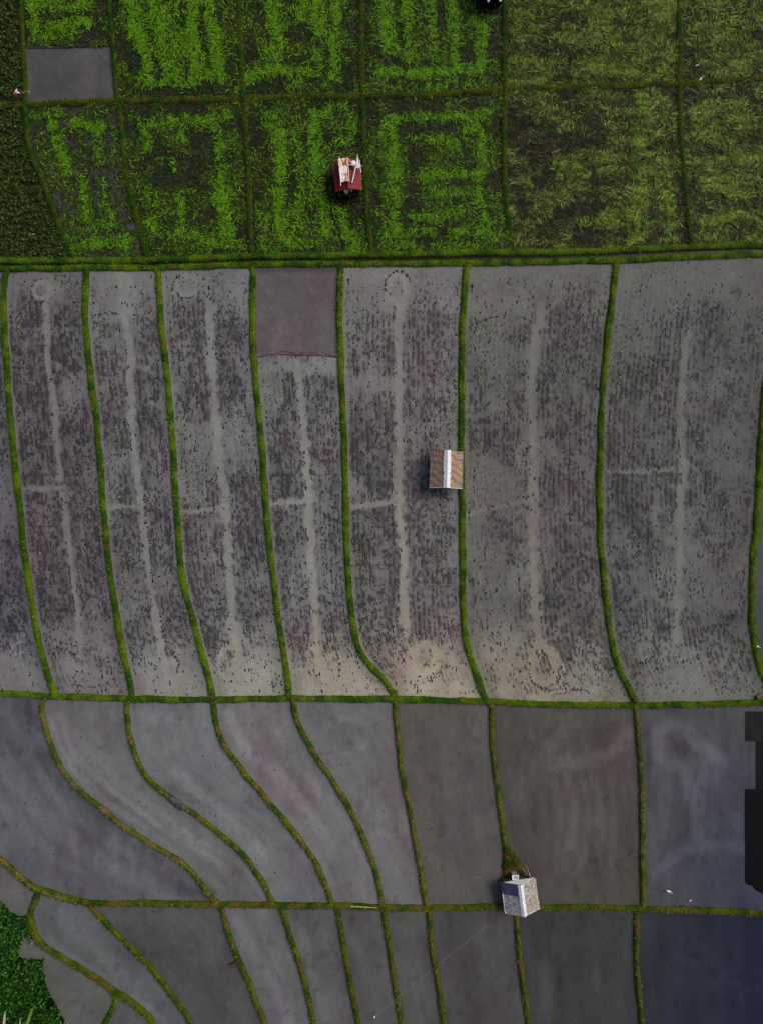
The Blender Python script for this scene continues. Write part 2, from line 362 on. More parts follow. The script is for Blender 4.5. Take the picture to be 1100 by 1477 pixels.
# microrelief
Z = 0.02*(fbm(X/12, Y/12, 95)-0.5)
Z += np.where(m, 0.05*dark*rowp, 0)-0.02*TR*m
ZF = {300: -0.12}
cellF = field_ids(X[:-1, :-1]+ST/2, Y[:-1, :-1]+ST/2)
VIDX = np.arange(X.size).reshape(X.shape)
names = {
 300: ('ditch', 'narrow dark water ditch between the two long grassy banks'),
 455: ('seed_bed', 'smooth purple brown seed bed between two green bunds'), 152: ('seed_bed', 'small smooth grey seed bed in the upper left corner'),
}
def desc(f):
    r = f//100; c = f % 100
    rn = {1: 'top row of green fields', 2: 'second row of green fields', 4: 'row of long stubble fields', 5: 'row of curved flooded fields', 6: 'bottom row of flooded fields'}[r]
    return f'wet mud paddy, number {c} from the left in the {rn}'
for f in np.unique(cellF):
    jj, ii = np.nonzero(cellF == f)
    if len(jj) < 20: continue
    q = np.stack([VIDX[jj, ii], VIDX[jj+1, ii], VIDX[jj+1, ii+1], VIDX[jj, ii+1]], 1)
    u, inv = np.unique(q, return_inverse=True); q = inv.reshape(q.shape)
    x, y = G(X.ravel()[u], Y.ravel()[u])
    v = np.stack([x, y, Z.ravel()[u]+ZF.get(int(f), 0)], 1)
    nm, lb = names.get(int(f), ('paddy_field', None))
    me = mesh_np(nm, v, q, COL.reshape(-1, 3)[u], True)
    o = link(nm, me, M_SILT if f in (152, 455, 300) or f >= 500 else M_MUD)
    tag(o, lb or desc(int(f)), None, None, 'structure')

# wide ground beyond
def ground():
    r = 3000.0; n = 60
    t = np.linspace(-1, 1, n); t = np.sign(t)*np.abs(t)**3*r
    gxx, gyy = np.meshgrid(t, t)
    v = np.stack([gxx.ravel(), gyy.ravel(), np.full(gxx.size, -0.35)], 1)
    idx = np.arange(n*n).reshape(n, n)
    q = np.stack([idx[:-1, :-1], idx[:-1, 1:], idx[1:, 1:], idx[1:, :-1]], -1).reshape(-1, 4)
    m_ = mat('far_ground', 0.9, 0.1, col=(62, 68, 38), attr=False, nscale=0.05, namt=0.4, bump=0.3, bscale=0.5, bdist=0.3)
    tag(link('ground', mesh_np('ground', v, q), m_), 'open farmland ground around the paddies', None, None, 'structure')
ground()

# ------------------------------------------------------------------ geometry: blades and clumps
def blades(x, y, z, ang, L, W, arch, curve, col, tilt=None):
    """strips of 3 sections lying along ang, arched by arch, bent sideways by curve"""
    N = len(x)
    ca, sa = np.cos(ang), np.sin(ang); nx, ny = -sa, ca
    vs = np.zeros((N, 6, 3))
    for k, (t, wf) in enumerate(((0, .6), (.55, 1.0), (1., .12))):
        side = curve*L*t*t
        cx = x+ca*L*t+nx*side; cy = y+sa*L*t+ny*side
        if tilt is None: cz = z+arch*4*t*(1-t)*0.9
        else: cz = z+tilt*L*t
        for s, kk in ((-1, 0), (1, 1)):
            vs[:, k*2+kk, 0] = cx+s*nx*W*wf*.5; vs[:, k*2+kk, 1] = cy+s*ny*W*wf*.5; vs[:, k*2+kk, 2] = cz
    b = (np.arange(N)*6)[:, None]
    q = np.concatenate([b+np.array([[0, 2, 3, 1]]), b+np.array([[2, 4, 5, 3]])], 0)
    return vs.reshape(-1, 3), q, np.repeat(col, 6, 0)
def domes(x, y, z, ang, a, b, h, col):
    N = len(x); n = 6
    th = np.arange(n)*2*np.pi/n
    rr = 0.75+0.5*rng.random((N, n))
    lx = a[:, None]*np.cos(th)*rr; ly = b[:, None]*np.sin(th)*rr
    ca, sa = np.cos(ang)[:, None], np.sin(ang)[:, None]
    vs = np.zeros((N, n+1, 3))
    vs[:, :n, 0] = x[:, None]+lx*ca-ly*sa; vs[:, :n, 1] = y[:, None]+lx*sa+ly*ca; vs[:, :n, 2] = z[:, None]-0.03
    vs[:, n, 0] = x; vs[:, n, 1] = y; vs[:, n, 2] = z+h
    b0 = (np.arange(N)*(n+1))[:, None]
    f = np.concatenate([b0+np.array([[k, (k+1) % n, n]]) for k in range(n)], 0)
    return vs.reshape(-1, 3), f, np.repeat(col, n+1, 0)
def pick(cols, p, N, jit=0.25):
    c = np.array([lin(q) for q in cols]); i = rng.choice(len(cols), N, p=np.array(p)/sum(p))
    return c[i]*(1+jit*(rng.random((N, 1))*2-1))
def gsample(A, px, py):
    i = np.clip(((px-PX0)/ST).astype(int), 0, len(gx)-1); j = np.clip(((py-PY0)/ST).astype(int), 0, len(gy)-1)
    return A[j, i]

# bunds ------------------------------------------------------------
BG = []    # collected bund turf blades
def bund(pts, wd, style, label, hgt=0.30, gaps=(), taper=0):
    wd = wd*.82
    p = smooth(pts, 3.0); n = len(p)
    t = np.gradient(p, axis=0); t /= np.hypot(t[:, 0], t[:, 1])[:, None]+1e-9
    nrm = np.stack([-t[:, 1], t[:, 0]], 1)
    s = np.cumsum(np.r_[0, np.hypot(*np.diff(p, axis=0).T)])
    sd = rng.integers(0, 200)
    hw = wd/2*(0.90+0.22*vnoise(s/16, s*0+sd, 2)+0.16*(vnoise(s/5, s*0+sd, 4)-.5))
    off = (vnoise(s/25, s*0+sd+9, 5)-0.5)*1.6
    if taper: hw *= .3+.7*sstep(0, taper, s)
    for gp, gw in gaps: hw *= 1-0.65*np.exp(-((p[:, 1]-gp)/gw)**2)
    prof = [(-1.12, -.35), (-.98, .1), (-.78, .62), (-.4, .93), (0, 1), (.4, .93), (.78, .62), (.98, .1), (1.12, -.35)]
    hh = hgt*(0.8+0.4*vnoise(s/20, s*0+sd+3, 6))
    V = []; CC = []
    g0, g1, br, strw = [lin(c) for c in style[0]]
    dry = style[1]
    for k, (o_, z_) in enumerate(prof):
        jit = (vnoise(s/5+k*3.3, s*0+sd+k, 7)-.5)*0.7*(abs(o_) > .5)
        q = p+nrm*(o_*hw+off+jit)[:, None]
        x, y = G(q[:, 0], q[:, 1])
        V.append(np.stack([x, y, hh*z_+0.03*(vnoise(s/4, s*0+k*5+sd, 8)-.5)], 1))
        a = sstep(.3, .7, fbm(q[:, 0]/14, q[:, 1]/14, 101))[:, None]
        b = sstep(.78-dry*.5, .95-dry*.45, fbm(q[:, 0]/9+40, q[:, 1]/9, 105))[:, None]
        c = g0*(1-a)+g1*a; c = c*(1-b)+br*b
        if abs(o_) > .9: c = c*0.55+lin((48, 38, 30))*0.45
        CC.append(c)
    V = np.stack(V, 1); CC = np.stack(CC, 1); K = len(prof)
    idx = np.arange(n*K).reshape(n, K)
    q = np.stack([idx[:-1, :-1], idx[:-1, 1:], idx[1:, 1:], idx[1:, :-1]], -1).reshape(-1, 4)
    o = link('grass_bund', mesh_np('grass_bund', V.reshape(-1, 3), q, CC.reshape(-1, 3), True), M_BUND)
    tag(o, label, None, None, 'structure')
    # turf
    N = int(s[-1]*wd*0.95)
    i = rng.integers(0, n, N); u = (rng.random(N)*2-1)
    q = p[i]+nrm[i]*(u*hw[i]*.9+off[i])[:, None]+rng.normal(0, .7, (N, 2))
    x, y = G(q[:, 0], q[:, 1])
    z = hh[i]*(1-np.abs(u)**2.5*0.9)+0.0
    a = sstep(.3, .7, fbm(q[:, 0]/14, q[:, 1]/14, 101)); b = sstep(.72-dry*.5, .92-dry*.45, fbm(q[:, 0]/9+40, q[:, 1]/9, 105))
    c = g0*(1-a[:, None])+g1*a[:, None]
    r_ = rng.random(N)
    c = np.where((r_ < b)[:, None], br, c); c = np.where((rng.random(N) < 0.02+0.10*dry*sstep(.4,.7,vnoise(s[i]/14, s[i]*0+sd+50, 13)))[:, None], strw, c)
    c = c*(0.55+0.8*rng.random((N, 1)))
    BG.append(blades(x, y, z, rng.random(N)*2*np.pi, rng.uniform(.08, .2, N), rng.uniform(.04, .08, N), None, rng.normal(0, .2, N), c, tilt=rng.uniform(.1, .9, N)))
# style: (green, bright green, brown, straw), dryness
ST_MID = (((36,74,4), (84,112,6), (88,80,22), (144,126,66)), .32)
ST_TOP = (((44,64,6), (76,82,8), (80,68,20), (110,92,48)), .3)
ST_TOPV = (((24,62,4), (60,72,6), (70,60,16), (110,90,40)), .25)
ST_LOW = (((42,72,8), (82,96,10), (104,88,38), (156,132,80)), .55)
ST_DRY = (((54,76,14), (92,96,28), (108,92,52), (164,140,96)), .65)
ST_BOT = (((40,70,6), (82,92,14), (96,82,30), (150,130,70)), .5)
hn = {'H1': ('long bank across the green fields, upper of the level banks', 11.5, ST_TOP), 'H2': ('upper of the twin long banks beside the ditch', 11, ST_MID),
      'H3': ('lower of the twin long banks beside the ditch', 11, ST_MID), 'H4': ('long bank under the stubble fields', 11, ST_MID), 'H5': ('long bank above the bottom row of fields', 11, ST_BOT)}
for k, (lb, wd, stl) in hn.items():
    bund(Hs[k], wd, stl, lb)
for V, nm, wd, stl in ((V1, 'top row of green fields', 11, ST_TOPV), (V2, 'second row of green fields', 10.5, ST_TOPV), (V3, 'row of long stubble fields', 10.5, ST_MID), (V4, 'row of curved flooded fields', 9.5, ST_LOW), (V5, 'bottom row of flooded fields', 9.8, ST_BOT)):
    for i, (k, l) in enumerate(V.items()):
        ss, ww = stl, wd
        if k == 'd1': ss = ST_DRY
        if k in ('c6', 'c7', 'c8'): ww = 11.2
        if k == 'e0': ww = 12
        if k in ('a1', 'a2'): ww = 8
        bund(l, ww*(.93 if V in (V4, V5) else 1), ss, f'grassy bund, number {i} from the left in the {nm}', gaps=((577, 10),) if k == 'c7' else ())
bund(EX['x1'], 8.5, ST_MID, 'short grassy bund branching off near the bottom left corner')
bund([(-10,1229),(20,1254),(48,1278),(80,1290),(112,1299)], 8, ST_DRY, 'dry brown stretch of bank beside the lower left pond', hgt=.42)
# widened earth patch by the grey hut and low mud ridge under the purple seed bed
bund([(731,1222),(734,1235),(738,1250),(742,1268),(747,1285),(752,1300)], 37, (((34,62,4),(62,72,10),(96,76,34),(150,110,70)), .75), 'brown widened end of a bund behind the grey hut', hgt=.4, taper=32)
ST_MUD = (((84,76,80), (98,90,92), (70,58,60), (120,110,112)), .3)
def join_g(parts):
    vs, fs, cs = [], [], []; o = 0
    for v, f, c in parts: vs.append(v); fs.append(f+o); cs.append(c); o += len(v)
    return np.concatenate(vs), np.concatenate(fs), np.concatenate(cs)
v, f, c = join_g(BG)
tag(link('bund_grass', mesh_np('bund_grass', v, f, c), M_BLADE), 'short green turf and dry tufts covering the bunds', 'grass', None, 'stuff')
def mudridge(pts, wd, hgt, cols, label, name='mud_ridge'):
    p = smooth(pts, 2.0); n = len(p)
    t = np.gradient(p, axis=0); t /= np.hypot(t[:, 0], t[:, 1])[:, None]; nrm = np.stack([-t[:, 1], t[:, 0]], 1); s = np.arange(n)
    V = []; CC = []
    for k, (o_, z_) in enumerate(((-1.1, -.3), (-.7, .5), (-.2, 1), (.3, .9), (.75, .4), (1.1, -.3))):
        q = p+nrm*(o_*wd/2*(0.8+.5*vnoise(s/3, s*0+k, 9)))[:, None]; x, y = G(q[:, 0], q[:, 1])
        V.append(np.stack([x, y, hgt*z_*(.6+.8*vnoise(s/2.5, s*0+k*3, 10))], 1))
        a = vnoise(s/3, s*0+k*2, 12)[:, None]; CC.append(lin(cols[0])*(1-a)+lin(cols[1])*a)
    V = np.stack(V, 1); CC = np.stack(CC, 1); idx = np.arange(n*6).reshape(n, 6)
    q = np.stack([idx[:-1, :-1], idx[:-1, 1:], idx[1:, 1:], idx[1:, :-1]], -1).reshape(-1, 4)
    tag(link(name, mesh_np(name, V.reshape(-1, 3), q, CC.reshape(-1, 3), True), M_MUD), label, None, None, 'structure')
mudridge([(369,514),(385,511),(410,509),(430,511),(455,511),(488,513)], 6, .14, ((64,52,56),(112,102,104)), 'low mud ridge closing the purple seed bed')
mudridge([(40,69),(80,68),(120,67),(164,65)], 5, .12, ((36,34,32),(70,68,66)), 'low dark mud ridge above the small grey seed bed')
mudridge([(246,1150),(252,1156),(258,1160),(265,1165)], 11, .5, ((50,44,48),(84,76,84)), 'lump of dark mud breaching the curved bund')
mudridge([(1089,1006),(1094,1004),(1101,1002)], 8, .4, ((58,54,30),(104,90,66)), 'heap of brown earth at the right end of the long bank')

# stubble clumps in the long fields ----------------------------------
for ci in range(len(cl)-1):
    a, b = cl[ci], cl[ci+1]
    ys = np.arange(396, 1004, 1.0)
    xa, xb = iv(a, ys), iv(b, ys)
    wmean = float(np.mean(xb-xa)); nr = int(round(wmean/7.0))
    px, py = [], []
    for k in range(nr):
        u = (k+.5+rng.normal(0, .08))/nr
        y = 396+np.cumsum(rng.uniform(2.0, 5.0, 260)); y = y[y < 1002]
        x = np.interp(y, ys, xa+(xb-xa)*u)+rng.normal(0, .8, len(y))
        px.append(x); py.append(y)
    # extra random ones
    ne = int(wmean*600/32); y = rng.uniform(396, 1002, ne); px.append(np.interp(y, ys, xa)+rng.random(ne)*(np.interp(y, ys, xb)-np.interp(y, ys, xa))); py.append(y)
    px = np.concatenate(px); py = np.concatenate(py)
    dn = gsample(D, px, py)*(0.12+1.2*sstep(.38, .66, fbm(px/9, py/15, 111)))
    keep = (rng.random(len(px)) < dn*1.0) & (px > -60) & (px < 1180)
    px, py = px[keep], py[keep]; N = len(px)
    if N < 5: continue
    bs = gsample(COL, px, py)
    x, y = G(px, py)
    pp = sstep(.4, .6, gsample(purp, px, py))[:, None]
    cc = lin((44,43,48))*(1-pp)+lin((56,44,54))*pp
    cc = cc*(0.5+1.3*rng.random((N, 1)))
    sc_ = rng.uniform(.5, 1.0, N)**1.3*1.35
    v, f, c = domes(x, y, np.zeros(N)+.02, np.full(N, np.pi/2)+rng.normal(0, .3, N), .15*sc_*rng.uniform(.8, 1.6, N), .085*sc_, rng.uniform(.03, .09, N), cc)
    o = link('rice_stubble', mesh_np('rice_stubble', v, f, c), M_CLUMP)
    tag(o, f'rows of dark rice stubble standing in long paddy number {ci+1} from the left', 'stubble', 'stubble rows of the long paddies', 'stuff')
# arcs of turned-up mud clods + dark patches
arcs = [ring(784,962,23,32,0,170,16), [(690,467),(700,461),(715,457),(728,456)], [(745,457),(755,459),(770,467)], ring(61,420,17,17,90,240,9), ring(574,412,19,20,150,350,14), [(790,996),(810,994),(835,996),(850,999)], [(800,1001),(820,999)],
 ring(127,978,20,14,60,220,9), [(466,905),(469,915),(478,927),(485,940),(490,955),(487,975)], [(290,445),(286,452),(287,462)], ring(270,412,20,18,60,260,10), [(312,775),(309,790)], [(321,800),(318,820)],
 [(352,880),(354,895),(360,920)], [(208,715),(210,740),(213,770),(217,790),(221,840)], [(437,840),(440,850),(443,858)], ring(615,952,24,26,20,120,8), [(975,612),(972,625),(970,635)], [(971,730),(968,743)], [(970,790),(967,800)], [(974,836),(971,845)],
 [(640,708),(645,716),(650,722)], [(790,440),(796,450)], [(232,890),(236,910),(243,935)], [(243,935),(258,955),(255,970)], [(135,455),(150,452),(172,452)], [(262,470),(262,500)], [(68,560),(72,550),(76,540)], [(755,653),(760,648),(766,644)]]
parts = []
for a in arcs:
    p = smooth(a, 2.2)[:, :2]; p = p+rng.normal(0, 1.0, p.shape); p = p[rng.random(len(p)) < .85]; N = len(p)
    x, y = G(p[:, 0], p[:, 1])
    parts.append(domes(x, y, np.zeros(N)+.02, rng.random(N)*3, rng.uniform(.07, .24, N), rng.uniform(.05, .13, N), rng.uniform(.03, .09, N), pick([(34,32,38), (48,40,50), (56,54,60)], [4, 3, 2], N)))
v, f, c = join_g(parts)
tag(link('mud_clods', mesh_np('mud_clods', v, f, c), M_CLUMP), 'dark clods thrown up along the turning loops of the wheel tracks', 'mud', None, 'stuff')
# sparse debris, floating weed bits
N = 9000; px = rng.uniform(-60, 1160, N); py = rng.uniform(390, 1640, N)
wt = np.where(py < 1004, .55, .35)*sstep(.4, .75, fbm(px/40, py/40, 121)); k = (rng.random(N) < wt) & (gsample(FID, px, py) != 455) & (gsample(row4*1.0+low, px, py) > 0)
px, py = px[k], py[k]; N = len(px); x, y = G(px, py); s_ = rng.uniform(.25, 1.0, N)**1.5*1.2
v, f, c = domes(x, y, np.zeros(N)+.02, rng.random(N)*3, .12*s_, .08*s_, rng.uniform(.02, .05, N), pick([(46,44,50), (64,58,64), (60,46,58)], [3, 3, 2], N, .3))
tag(link('mud_specks', mesh_np('mud_specks', v, f, c), M_CLUMP), 'small dark clods and rotting bits scattered over the wet mud', 'mud', None, 'stuff')
# green and straw-coloured sprouts, clusters mostly near left side of the long fields
cx = [(28,475,8,30),(60,510,10,60),(45,620,10,80),(50,800,10,80),(150,475,12,25),(155,530,10,60),(165,650,16,60),(170,760,14,60),(190,830,20,60),(262,640,16,60),(280,690,22,30),(268,735,16,20),(275,830,14,60),(400,600,16,50),(400,750,14,40),(510,450,14,40),(655,600,12,40),(520,800,20,100),(900,465,18,20),(890,520,14,30),(925,540,24,40),(90,400,14,8),(110,420,10,25),(700,480,30,40),(760,655,18,10),(950,390,60,8),(290,400,40,10),(640,800,20,80)]
parts = []
for (x0, y0, sx, sy) in cx:
    N = int(22+sx*sy/11); px = rng.normal(x0, sx*.7, N); py = rng.normal(y0, sy*.7, N); x, y = G(px, py)
    parts.append(blades(x, y, np.zeros(N)+.05, rng.random(N)*6.3, rng.uniform(.12, .38, N), rng.uniform(.04, .09, N), np.full(N, .08), rng.normal(0, .3, N), pick([(124,136,44), (70,96,20), (160,156,130), (110,76,44), (46,54,24)], [2.4, 3, 1.6, 1.6, 4], N)))
N = 500; px = rng.uniform(0, 1090, N); py = rng.uniform(400, 1000, N); x, y = G(px, py)
parts.append(blades(x, y, np.zeros(N)+.05, rng.random(N)*6.3, rng.uniform(.1, .25, N), rng.uniform(.05, .1, N), np.full(N, .06), rng.normal(0, .3, N), pick([(150,148,146), (120,118,110), (150,140,90), (100,84,60)], [2, 2, 1, 2], N)))
v, f, c = join_g(parts)
tag(link('rice_sprouts', mesh_np('rice_sprouts', v, f, c), M_BLADE), 'scattered pale and yellow green shoots among the stubble', 'shoots', None, 'stuff')

# ------------------------------------------------------------------ cut straw and regrowth in the green fields
bands = {
 102: ([([(45,0),(50,30),(55,52)], 6, 1), ([(50,4),(85,8),(122,6)], 7, 1), ([(75,38),(100,36),(128,33)], 7, .9), ([(60,52),(110,48)], 7, .6)], .5, 'g'),
 103: ([([(178,-40),(190,10),(203,60),(216,112)], 9, 1.2), ([(222,-40),(226,20),(233,65)], 8, 1.2), ([(272,-40),(278,30),(282,95)], 9, 1.2), ([(302,-40),(304,30),(313,75),(319,112)], 7, 1.2), ([(206,118),(240,118),(270,118),(317,104)], 7, 1), ([(250,-20),(252,80)], 14, .5), ([(235,70),(255,110)], 18, .5)], .55, 'g'),
 104: ([([(388,-40),(394,20),(402,62)], 9, .9), ([(428,-40),(434,22)], 8, .9), ([(457,-40),(460,50)], 7, 1), ([(486,-40),(484,30),(481,60),(483,112)], 7, 1), ([(357,116),(385,105),(410,102),(455,105)], 8, .9), ([(385,78),(400,84)], 8, .7), ([(458,80),(462,90)], 8, .6), ([(415,125),(430,120)], 10, .5)], .55, 'g'),
 105: ([([(554,-40),(557,20),(563,70)], 8, .9), ([(585,-40),(588,40),(590,82)], 6, .9), ([(620,0),(625,90)], 7, .5), ([(650,-40),(652,30),(657,92)], 7, .8), ([(676,-20),(684,20),(693,45),(692,100)], 7, .9), ([(548,104),(590,106),(640,103),(692,99)], 6, 1), ([(555,130),(660,125),(700,120)], 8, .3)], .6, 'g'),
 106: ([([(850,24),(880,18),(940,14),(960,20)], 9, .8), ([(870,35),(890,60),(880,60)], 10, .7), ([(840,90),(900,98),(960,106)], 9, .8), ([(870,110),(955,112)], 5, .6), ([(740,40),(752,25),(770,25),(778,40),(765,55)], 5, .7), ([(940,20),(960,60),(962,100)], 10, .7), ([(800,50),(900,50)], 12, .3)], .8, 'o'),
 107: ([([(995,40),(1060,30),(1110,35)], 10, .4), ([(1000,10),(1100,5)], 8, .4), ([(1030,90),(1100,95)], 8, .4)], .66, 'o'),
 202: ([([(75,182),(88,210),(98,245)], 7, 1), ([(105,178),(130,182),(145,186)], 6, 1), ([(140,182),(144,235)], 6, .8), ([(118,258),(125,300)], 7, .7), ([(150,262),(156,300),(165,315)], 6, .7), ([(113,358),(140,352),(180,348)], 9, 1), ([(55,165),(85,162)], 5, .6), ([(130,315),(165,330)], 10, .6)], .4, 'g'),
 203: ([([(205,180),(250,175),(300,172),(332,168)], 6, .8), ([(308,178),(316,215),(320,270)], 6, .9), ([(320,270),(326,310),(330,345)], 11, 1), ([(258,285),(262,330)], 7, .7), ([(218,325),(240,338),(280,340)], 8, .7), ([(208,185),(214,215)], 5, .7), ([(262,195),(264,205)], 5, .8), ([(205,270),(235,300)], 10, .4), ([(248,230),(252,245)], 6, .6), ([(290,350),(345,352)], 8, .6)], .5, 'g'),
 204: ([([(388,168),(400,190),(405,240),(403,300),(412,348)], 9, 1.1), ([(452,165),(455,220),(462,280),(468,335)], 8, 1.1), ([(426,172),(430,240),(436,340)], 6, .4), ([(468,162),(490,152),(506,170),(506,200),(480,208),(460,212)], 6, .7), ([(488,308),(500,330),(507,358)], 8, .9), ([(375,310),(380,350)], 9, .5), ([(420,300),(425,345)], 9, .5), ([(420,350),(440,355)], 8, .6)], .6, 'g'),
 205: ([([(563,174),(600,170),(650,170),(702,164)], 5.5, 1), ([(566,184),(567,250),(569,330)], 6, 1), ([(570,334),(600,334),(625,336)], 6, .9), ([(652,338),(690,334),(715,345)], 6, .8), ([(665,190),(690,186),(692,230),(688,280),(702,330)], 6, .9), ([(605,256),(640,252),(690,252)], 6, .9), ([(622,280),(668,278)], 6, .7), ([(595,314),(630,312),(672,304)], 6, .8), ([(590,200),(620,200),(650,206),(660,215)], 6, .6), ([(548,150),(552,180),(555,350)], 7, .4), ([(570,355),(700,355)], 6, .4)], .6, 'g'),
 206: ([([(925,145),(930,160)], 12, .7), ([(918,190),(922,240),(918,290),(915,340)], 14, .8), ([(945,200),(955,260),(965,330)], 10, .6), ([(835,320),(870,316),(900,305)], 7, .5), ([(795,240),(835,238)], 8, .5), ([(870,230),(880,235)], 8, .5), ([(765,240),(775,245)], 6, .6)], .75, 'd'),
 207: ([([(1008,235),(1050,228),(1110,218)], 9, .9), ([(1012,322),(1060,312),(1110,308)], 8, .9), ([(1005,170),(1012,200)], 10, .6), ([(1020,260),(1060,280),(1100,270)], 14, .6), ([(1060,160),(1110,190)], 14, .5)], .62, 'o'),
 108: ([], .8, 'o'), 208: ([], .8, 'o'),
}
pal = {
 'g': dict(base=([(44,64,8), (62,82,14), (96,104,56), (28,36,10), (60,48,26)], [5, 3.3, 1.3, 5, 1.7]), hot=([(78,132,4), (104,154,8), (52,96,4), (118,142,44)], [5, 4, 3.4, 1.2])),
 'o': dict(base=([(54,66,22), (80,92,38), (122,130,74), (34,40,16), (54,42,24)], [5, 4, 1.6, 6, 1.6]), hot=([(92,112,32), (112,126,52), (76,98,24), (76,114,22)], [4, 2.4, 4, 1.5])),
 'd': dict(base=([(52,60,26), (72,84,36), (104,108,70), (42,40,26), (64,42,32)], [5, 3, 1, 6, 3.5]), hot=([(96,120,32), (118,134,50), (70,104,20)], [4, 3, 4])),
}
for f, (bl_, dens, pk) in bands.items():
    jj, ii = np.nonzero(FID == f)
    if len(jj) == 0: continue
    hot = np.zeros(X.shape)
    for p, wd, am in bl_: track(p, wd*1.2, am*(.78 if pk != 'o' else .6), hot)
    area = len(jj)*ST*ST
    # lush blades follow the bands, thin litter covers the rest
    N = int(area*0.95)
    k = rng.integers(0, len(jj), N); px = X[jj[k], ii[k]]+rng.uniform(0, ST, N); py = Y[jj[k], ii[k]]+rng.uniform(0, ST, N)
    hv = gsample(hot, px+rng.normal(0, 2.4, N), py+rng.normal(0, 2.4, N))*(0.5+.85*sstep(.32, .6, fbm(px/8, py/8, 133)))
    patch = sstep(.36, .6, fbm(px/26, py/26, 137))
    pr = np.clip(dens*(.5+.75*patch)+hv, 0, 1)
    # keep bare rim by the bunds
    keep = rng.random(N) < pr
    px, py, hv, patch = px[keep], py[keep], hv[keep], patch[keep]; N = len(px)
    fld = fbm(px/22, py/22, 141)*12.0+fbm(px/7, py/7, 145)*3
    ang = (fld if pk == 'g' else fbm(px/30, py/30, 141)*13.0)+rng.normal(0, .45 if pk == 'g' else .28, N)
    ish = rng.random(N) < np.maximum(hv*.95, .10*patch+(.06 if pk == 'o' else 0))
    if f >= 200 and f < 300 and pk == 'g': ish &= rng.random(N) < .85
    cb = pick(*pal[pk]['base'], N, .35); ch = pick(*pal[pk]['hot'], N, .3)
    c = np.where(ish[:, None], ch, cb*(0.7+.45*patch[:, None]))
    if pk != 'g': c = c*(.55+.95*sstep(.36, .62, fbm(px/13+np.cos(ang)*1.2, py/5, 149)))[:, None]
    L = rng.uniform(.22, .68, N)*(1.25 if pk != 'g' else 1); W = rng.uniform(.035, .075, N)*np.where(ish, 1.15, 1.)
    x, y = G(px, py); z = rng.uniform(.02, .16, N)+ish*.08
    v, q, c = blades(x-np.cos(ang)*L*.5, y-np.sin(ang)*L*.5, z, ang, L, W, rng.uniform(.03, .12, N), rng.normal(0, .35, N), c)
    o = link('rice_straw', mesh_np('rice_straw', v, q, c), M_BLADE)
    cdes = {'g': 'bright green regrowth in bands over cut straw', 'o': 'swirling olive rice straw flattened', 'd': 'thin olive and brown straw'}[pk]
    tag(o, f'{cdes} in green field number {f%100} from the left of row {f//100}', 'straw', 'straw cover of the green fields', 'stuff')

# leafy crop at the far left, and dense shrubs lower left -------------
def leafy(name, px, py, hgt, leaf, nl, cols, pw, label, cat):
    N = len(px); x, y = G(px, py)
    x = np.repeat(x, nl); y = np.repeat(y, nl); M_ = len(x)
    ang = rng.random(M_)*2*np.pi; r = rng.random(M_)*leaf*.4
    z = np.repeat(hgt, nl)*rng.uniform(.7, 1.1, M_)
    v, q, c = blades(x+np.cos(ang)*r, y+np.sin(ang)*r, z, ang, leaf*rng.uniform(.6, 1.3, M_), leaf*rng.uniform(.35, .65, M_), None, rng.normal(0, .2, M_), pick(cols, pw, M_, .35), tilt=rng.uniform(-.7, .5, M_))
    return tag(link(name, mesh_np(name, v, q, c), M_BLADE), label, cat, None, 'stuff')
pxs, pys = [], []
for r0 in np.arange(-165, 372, 5.2):
    xs = np.arange(-130, 110, 5.6)+rng.normal(0, .9, 43); yy = np.full(len(xs), r0)+rng.normal(0, .9, len(xs))
    pxs.append(xs); pys.append(yy)
px = np.concatenate(pxs); py = np.concatenate(pys)
fi = field_ids(px, py); e1 = np.where(py < ih('H1', px), iv(V1['a1'], py), iv(V2['b1'], py))
k = ((fi == 101) | (fi == 201)) & (px < e1-6) & (rng.random(len(px)) < .55+.5*fbm(px/20, py/20, 151)); k &= ~((np.abs(px-26) < 7) & (np.abs(py-137) < 9))
leafy('leafy_crop', px[k], py[k], np.full(k.sum(), .3), .3, 9, [(42,66,10), (66,84,24), (24,44,6), (92,104,52), (50,48,20)], [5, 3, 5, .8, 2], 'rows of small leafy green crop plants along the left edge of the upper fields', 'crop plants')
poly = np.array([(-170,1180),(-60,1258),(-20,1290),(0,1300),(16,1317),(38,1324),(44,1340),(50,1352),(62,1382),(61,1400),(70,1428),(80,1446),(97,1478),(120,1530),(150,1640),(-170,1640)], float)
def inpoly(px, py, poly):
    ins = np.zeros(len(px), bool); n = len(poly)
    for i in range(n):
        x1, y1 = poly[i]; x2, y2 = poly[(i+1) % n]
        c_ = ((y1 > py) != (y2 > py)) & (px < (x2-x1)*(py-y1)/(y2-y1+1e-9)+x1); ins ^= c_
    return ins
px = rng.uniform(-165, 150, 30000); py = rng.uniform(1180, 1640, 30000)
pool = np.array([(36,1348),(46,1352),(60,1372),(62,1383),(50,1384),(36,1383),(28,1378),(25,1366)], float)
k = inpoly(px, py, poly) & ~inpoly(px, py, pool)
px, py = px[k], py[k]; k2 = (py < 1400) | (rng.random(len(px)) < .98)
hg = .25+.55*sstep(1360, 1420, py)*(0.3+fbm(px/12, py/12, 161))
k = rng.random(len(px)) < .25+.9*sstep(.3, .55, fbm(px/9, py/9, 171)); px, py, hg = px[k]+rng.normal(0, 1.3, k.sum()), py[k]+rng.normal(0, 1.3, k.sum()), hg[k]*(.5+1.2*fbm(px[k]/7, py[k]/7, 173))
leafy('shrub_cover', px, py, hg, .36, 4, [(20,62,6), (40,92,12), (8,32,3), (96,128,64), (60,92,18)], [5, 3.5, 6, .6, 1.3], 'dense low leafy green shrubs filling the lower left corner', 'shrubs')
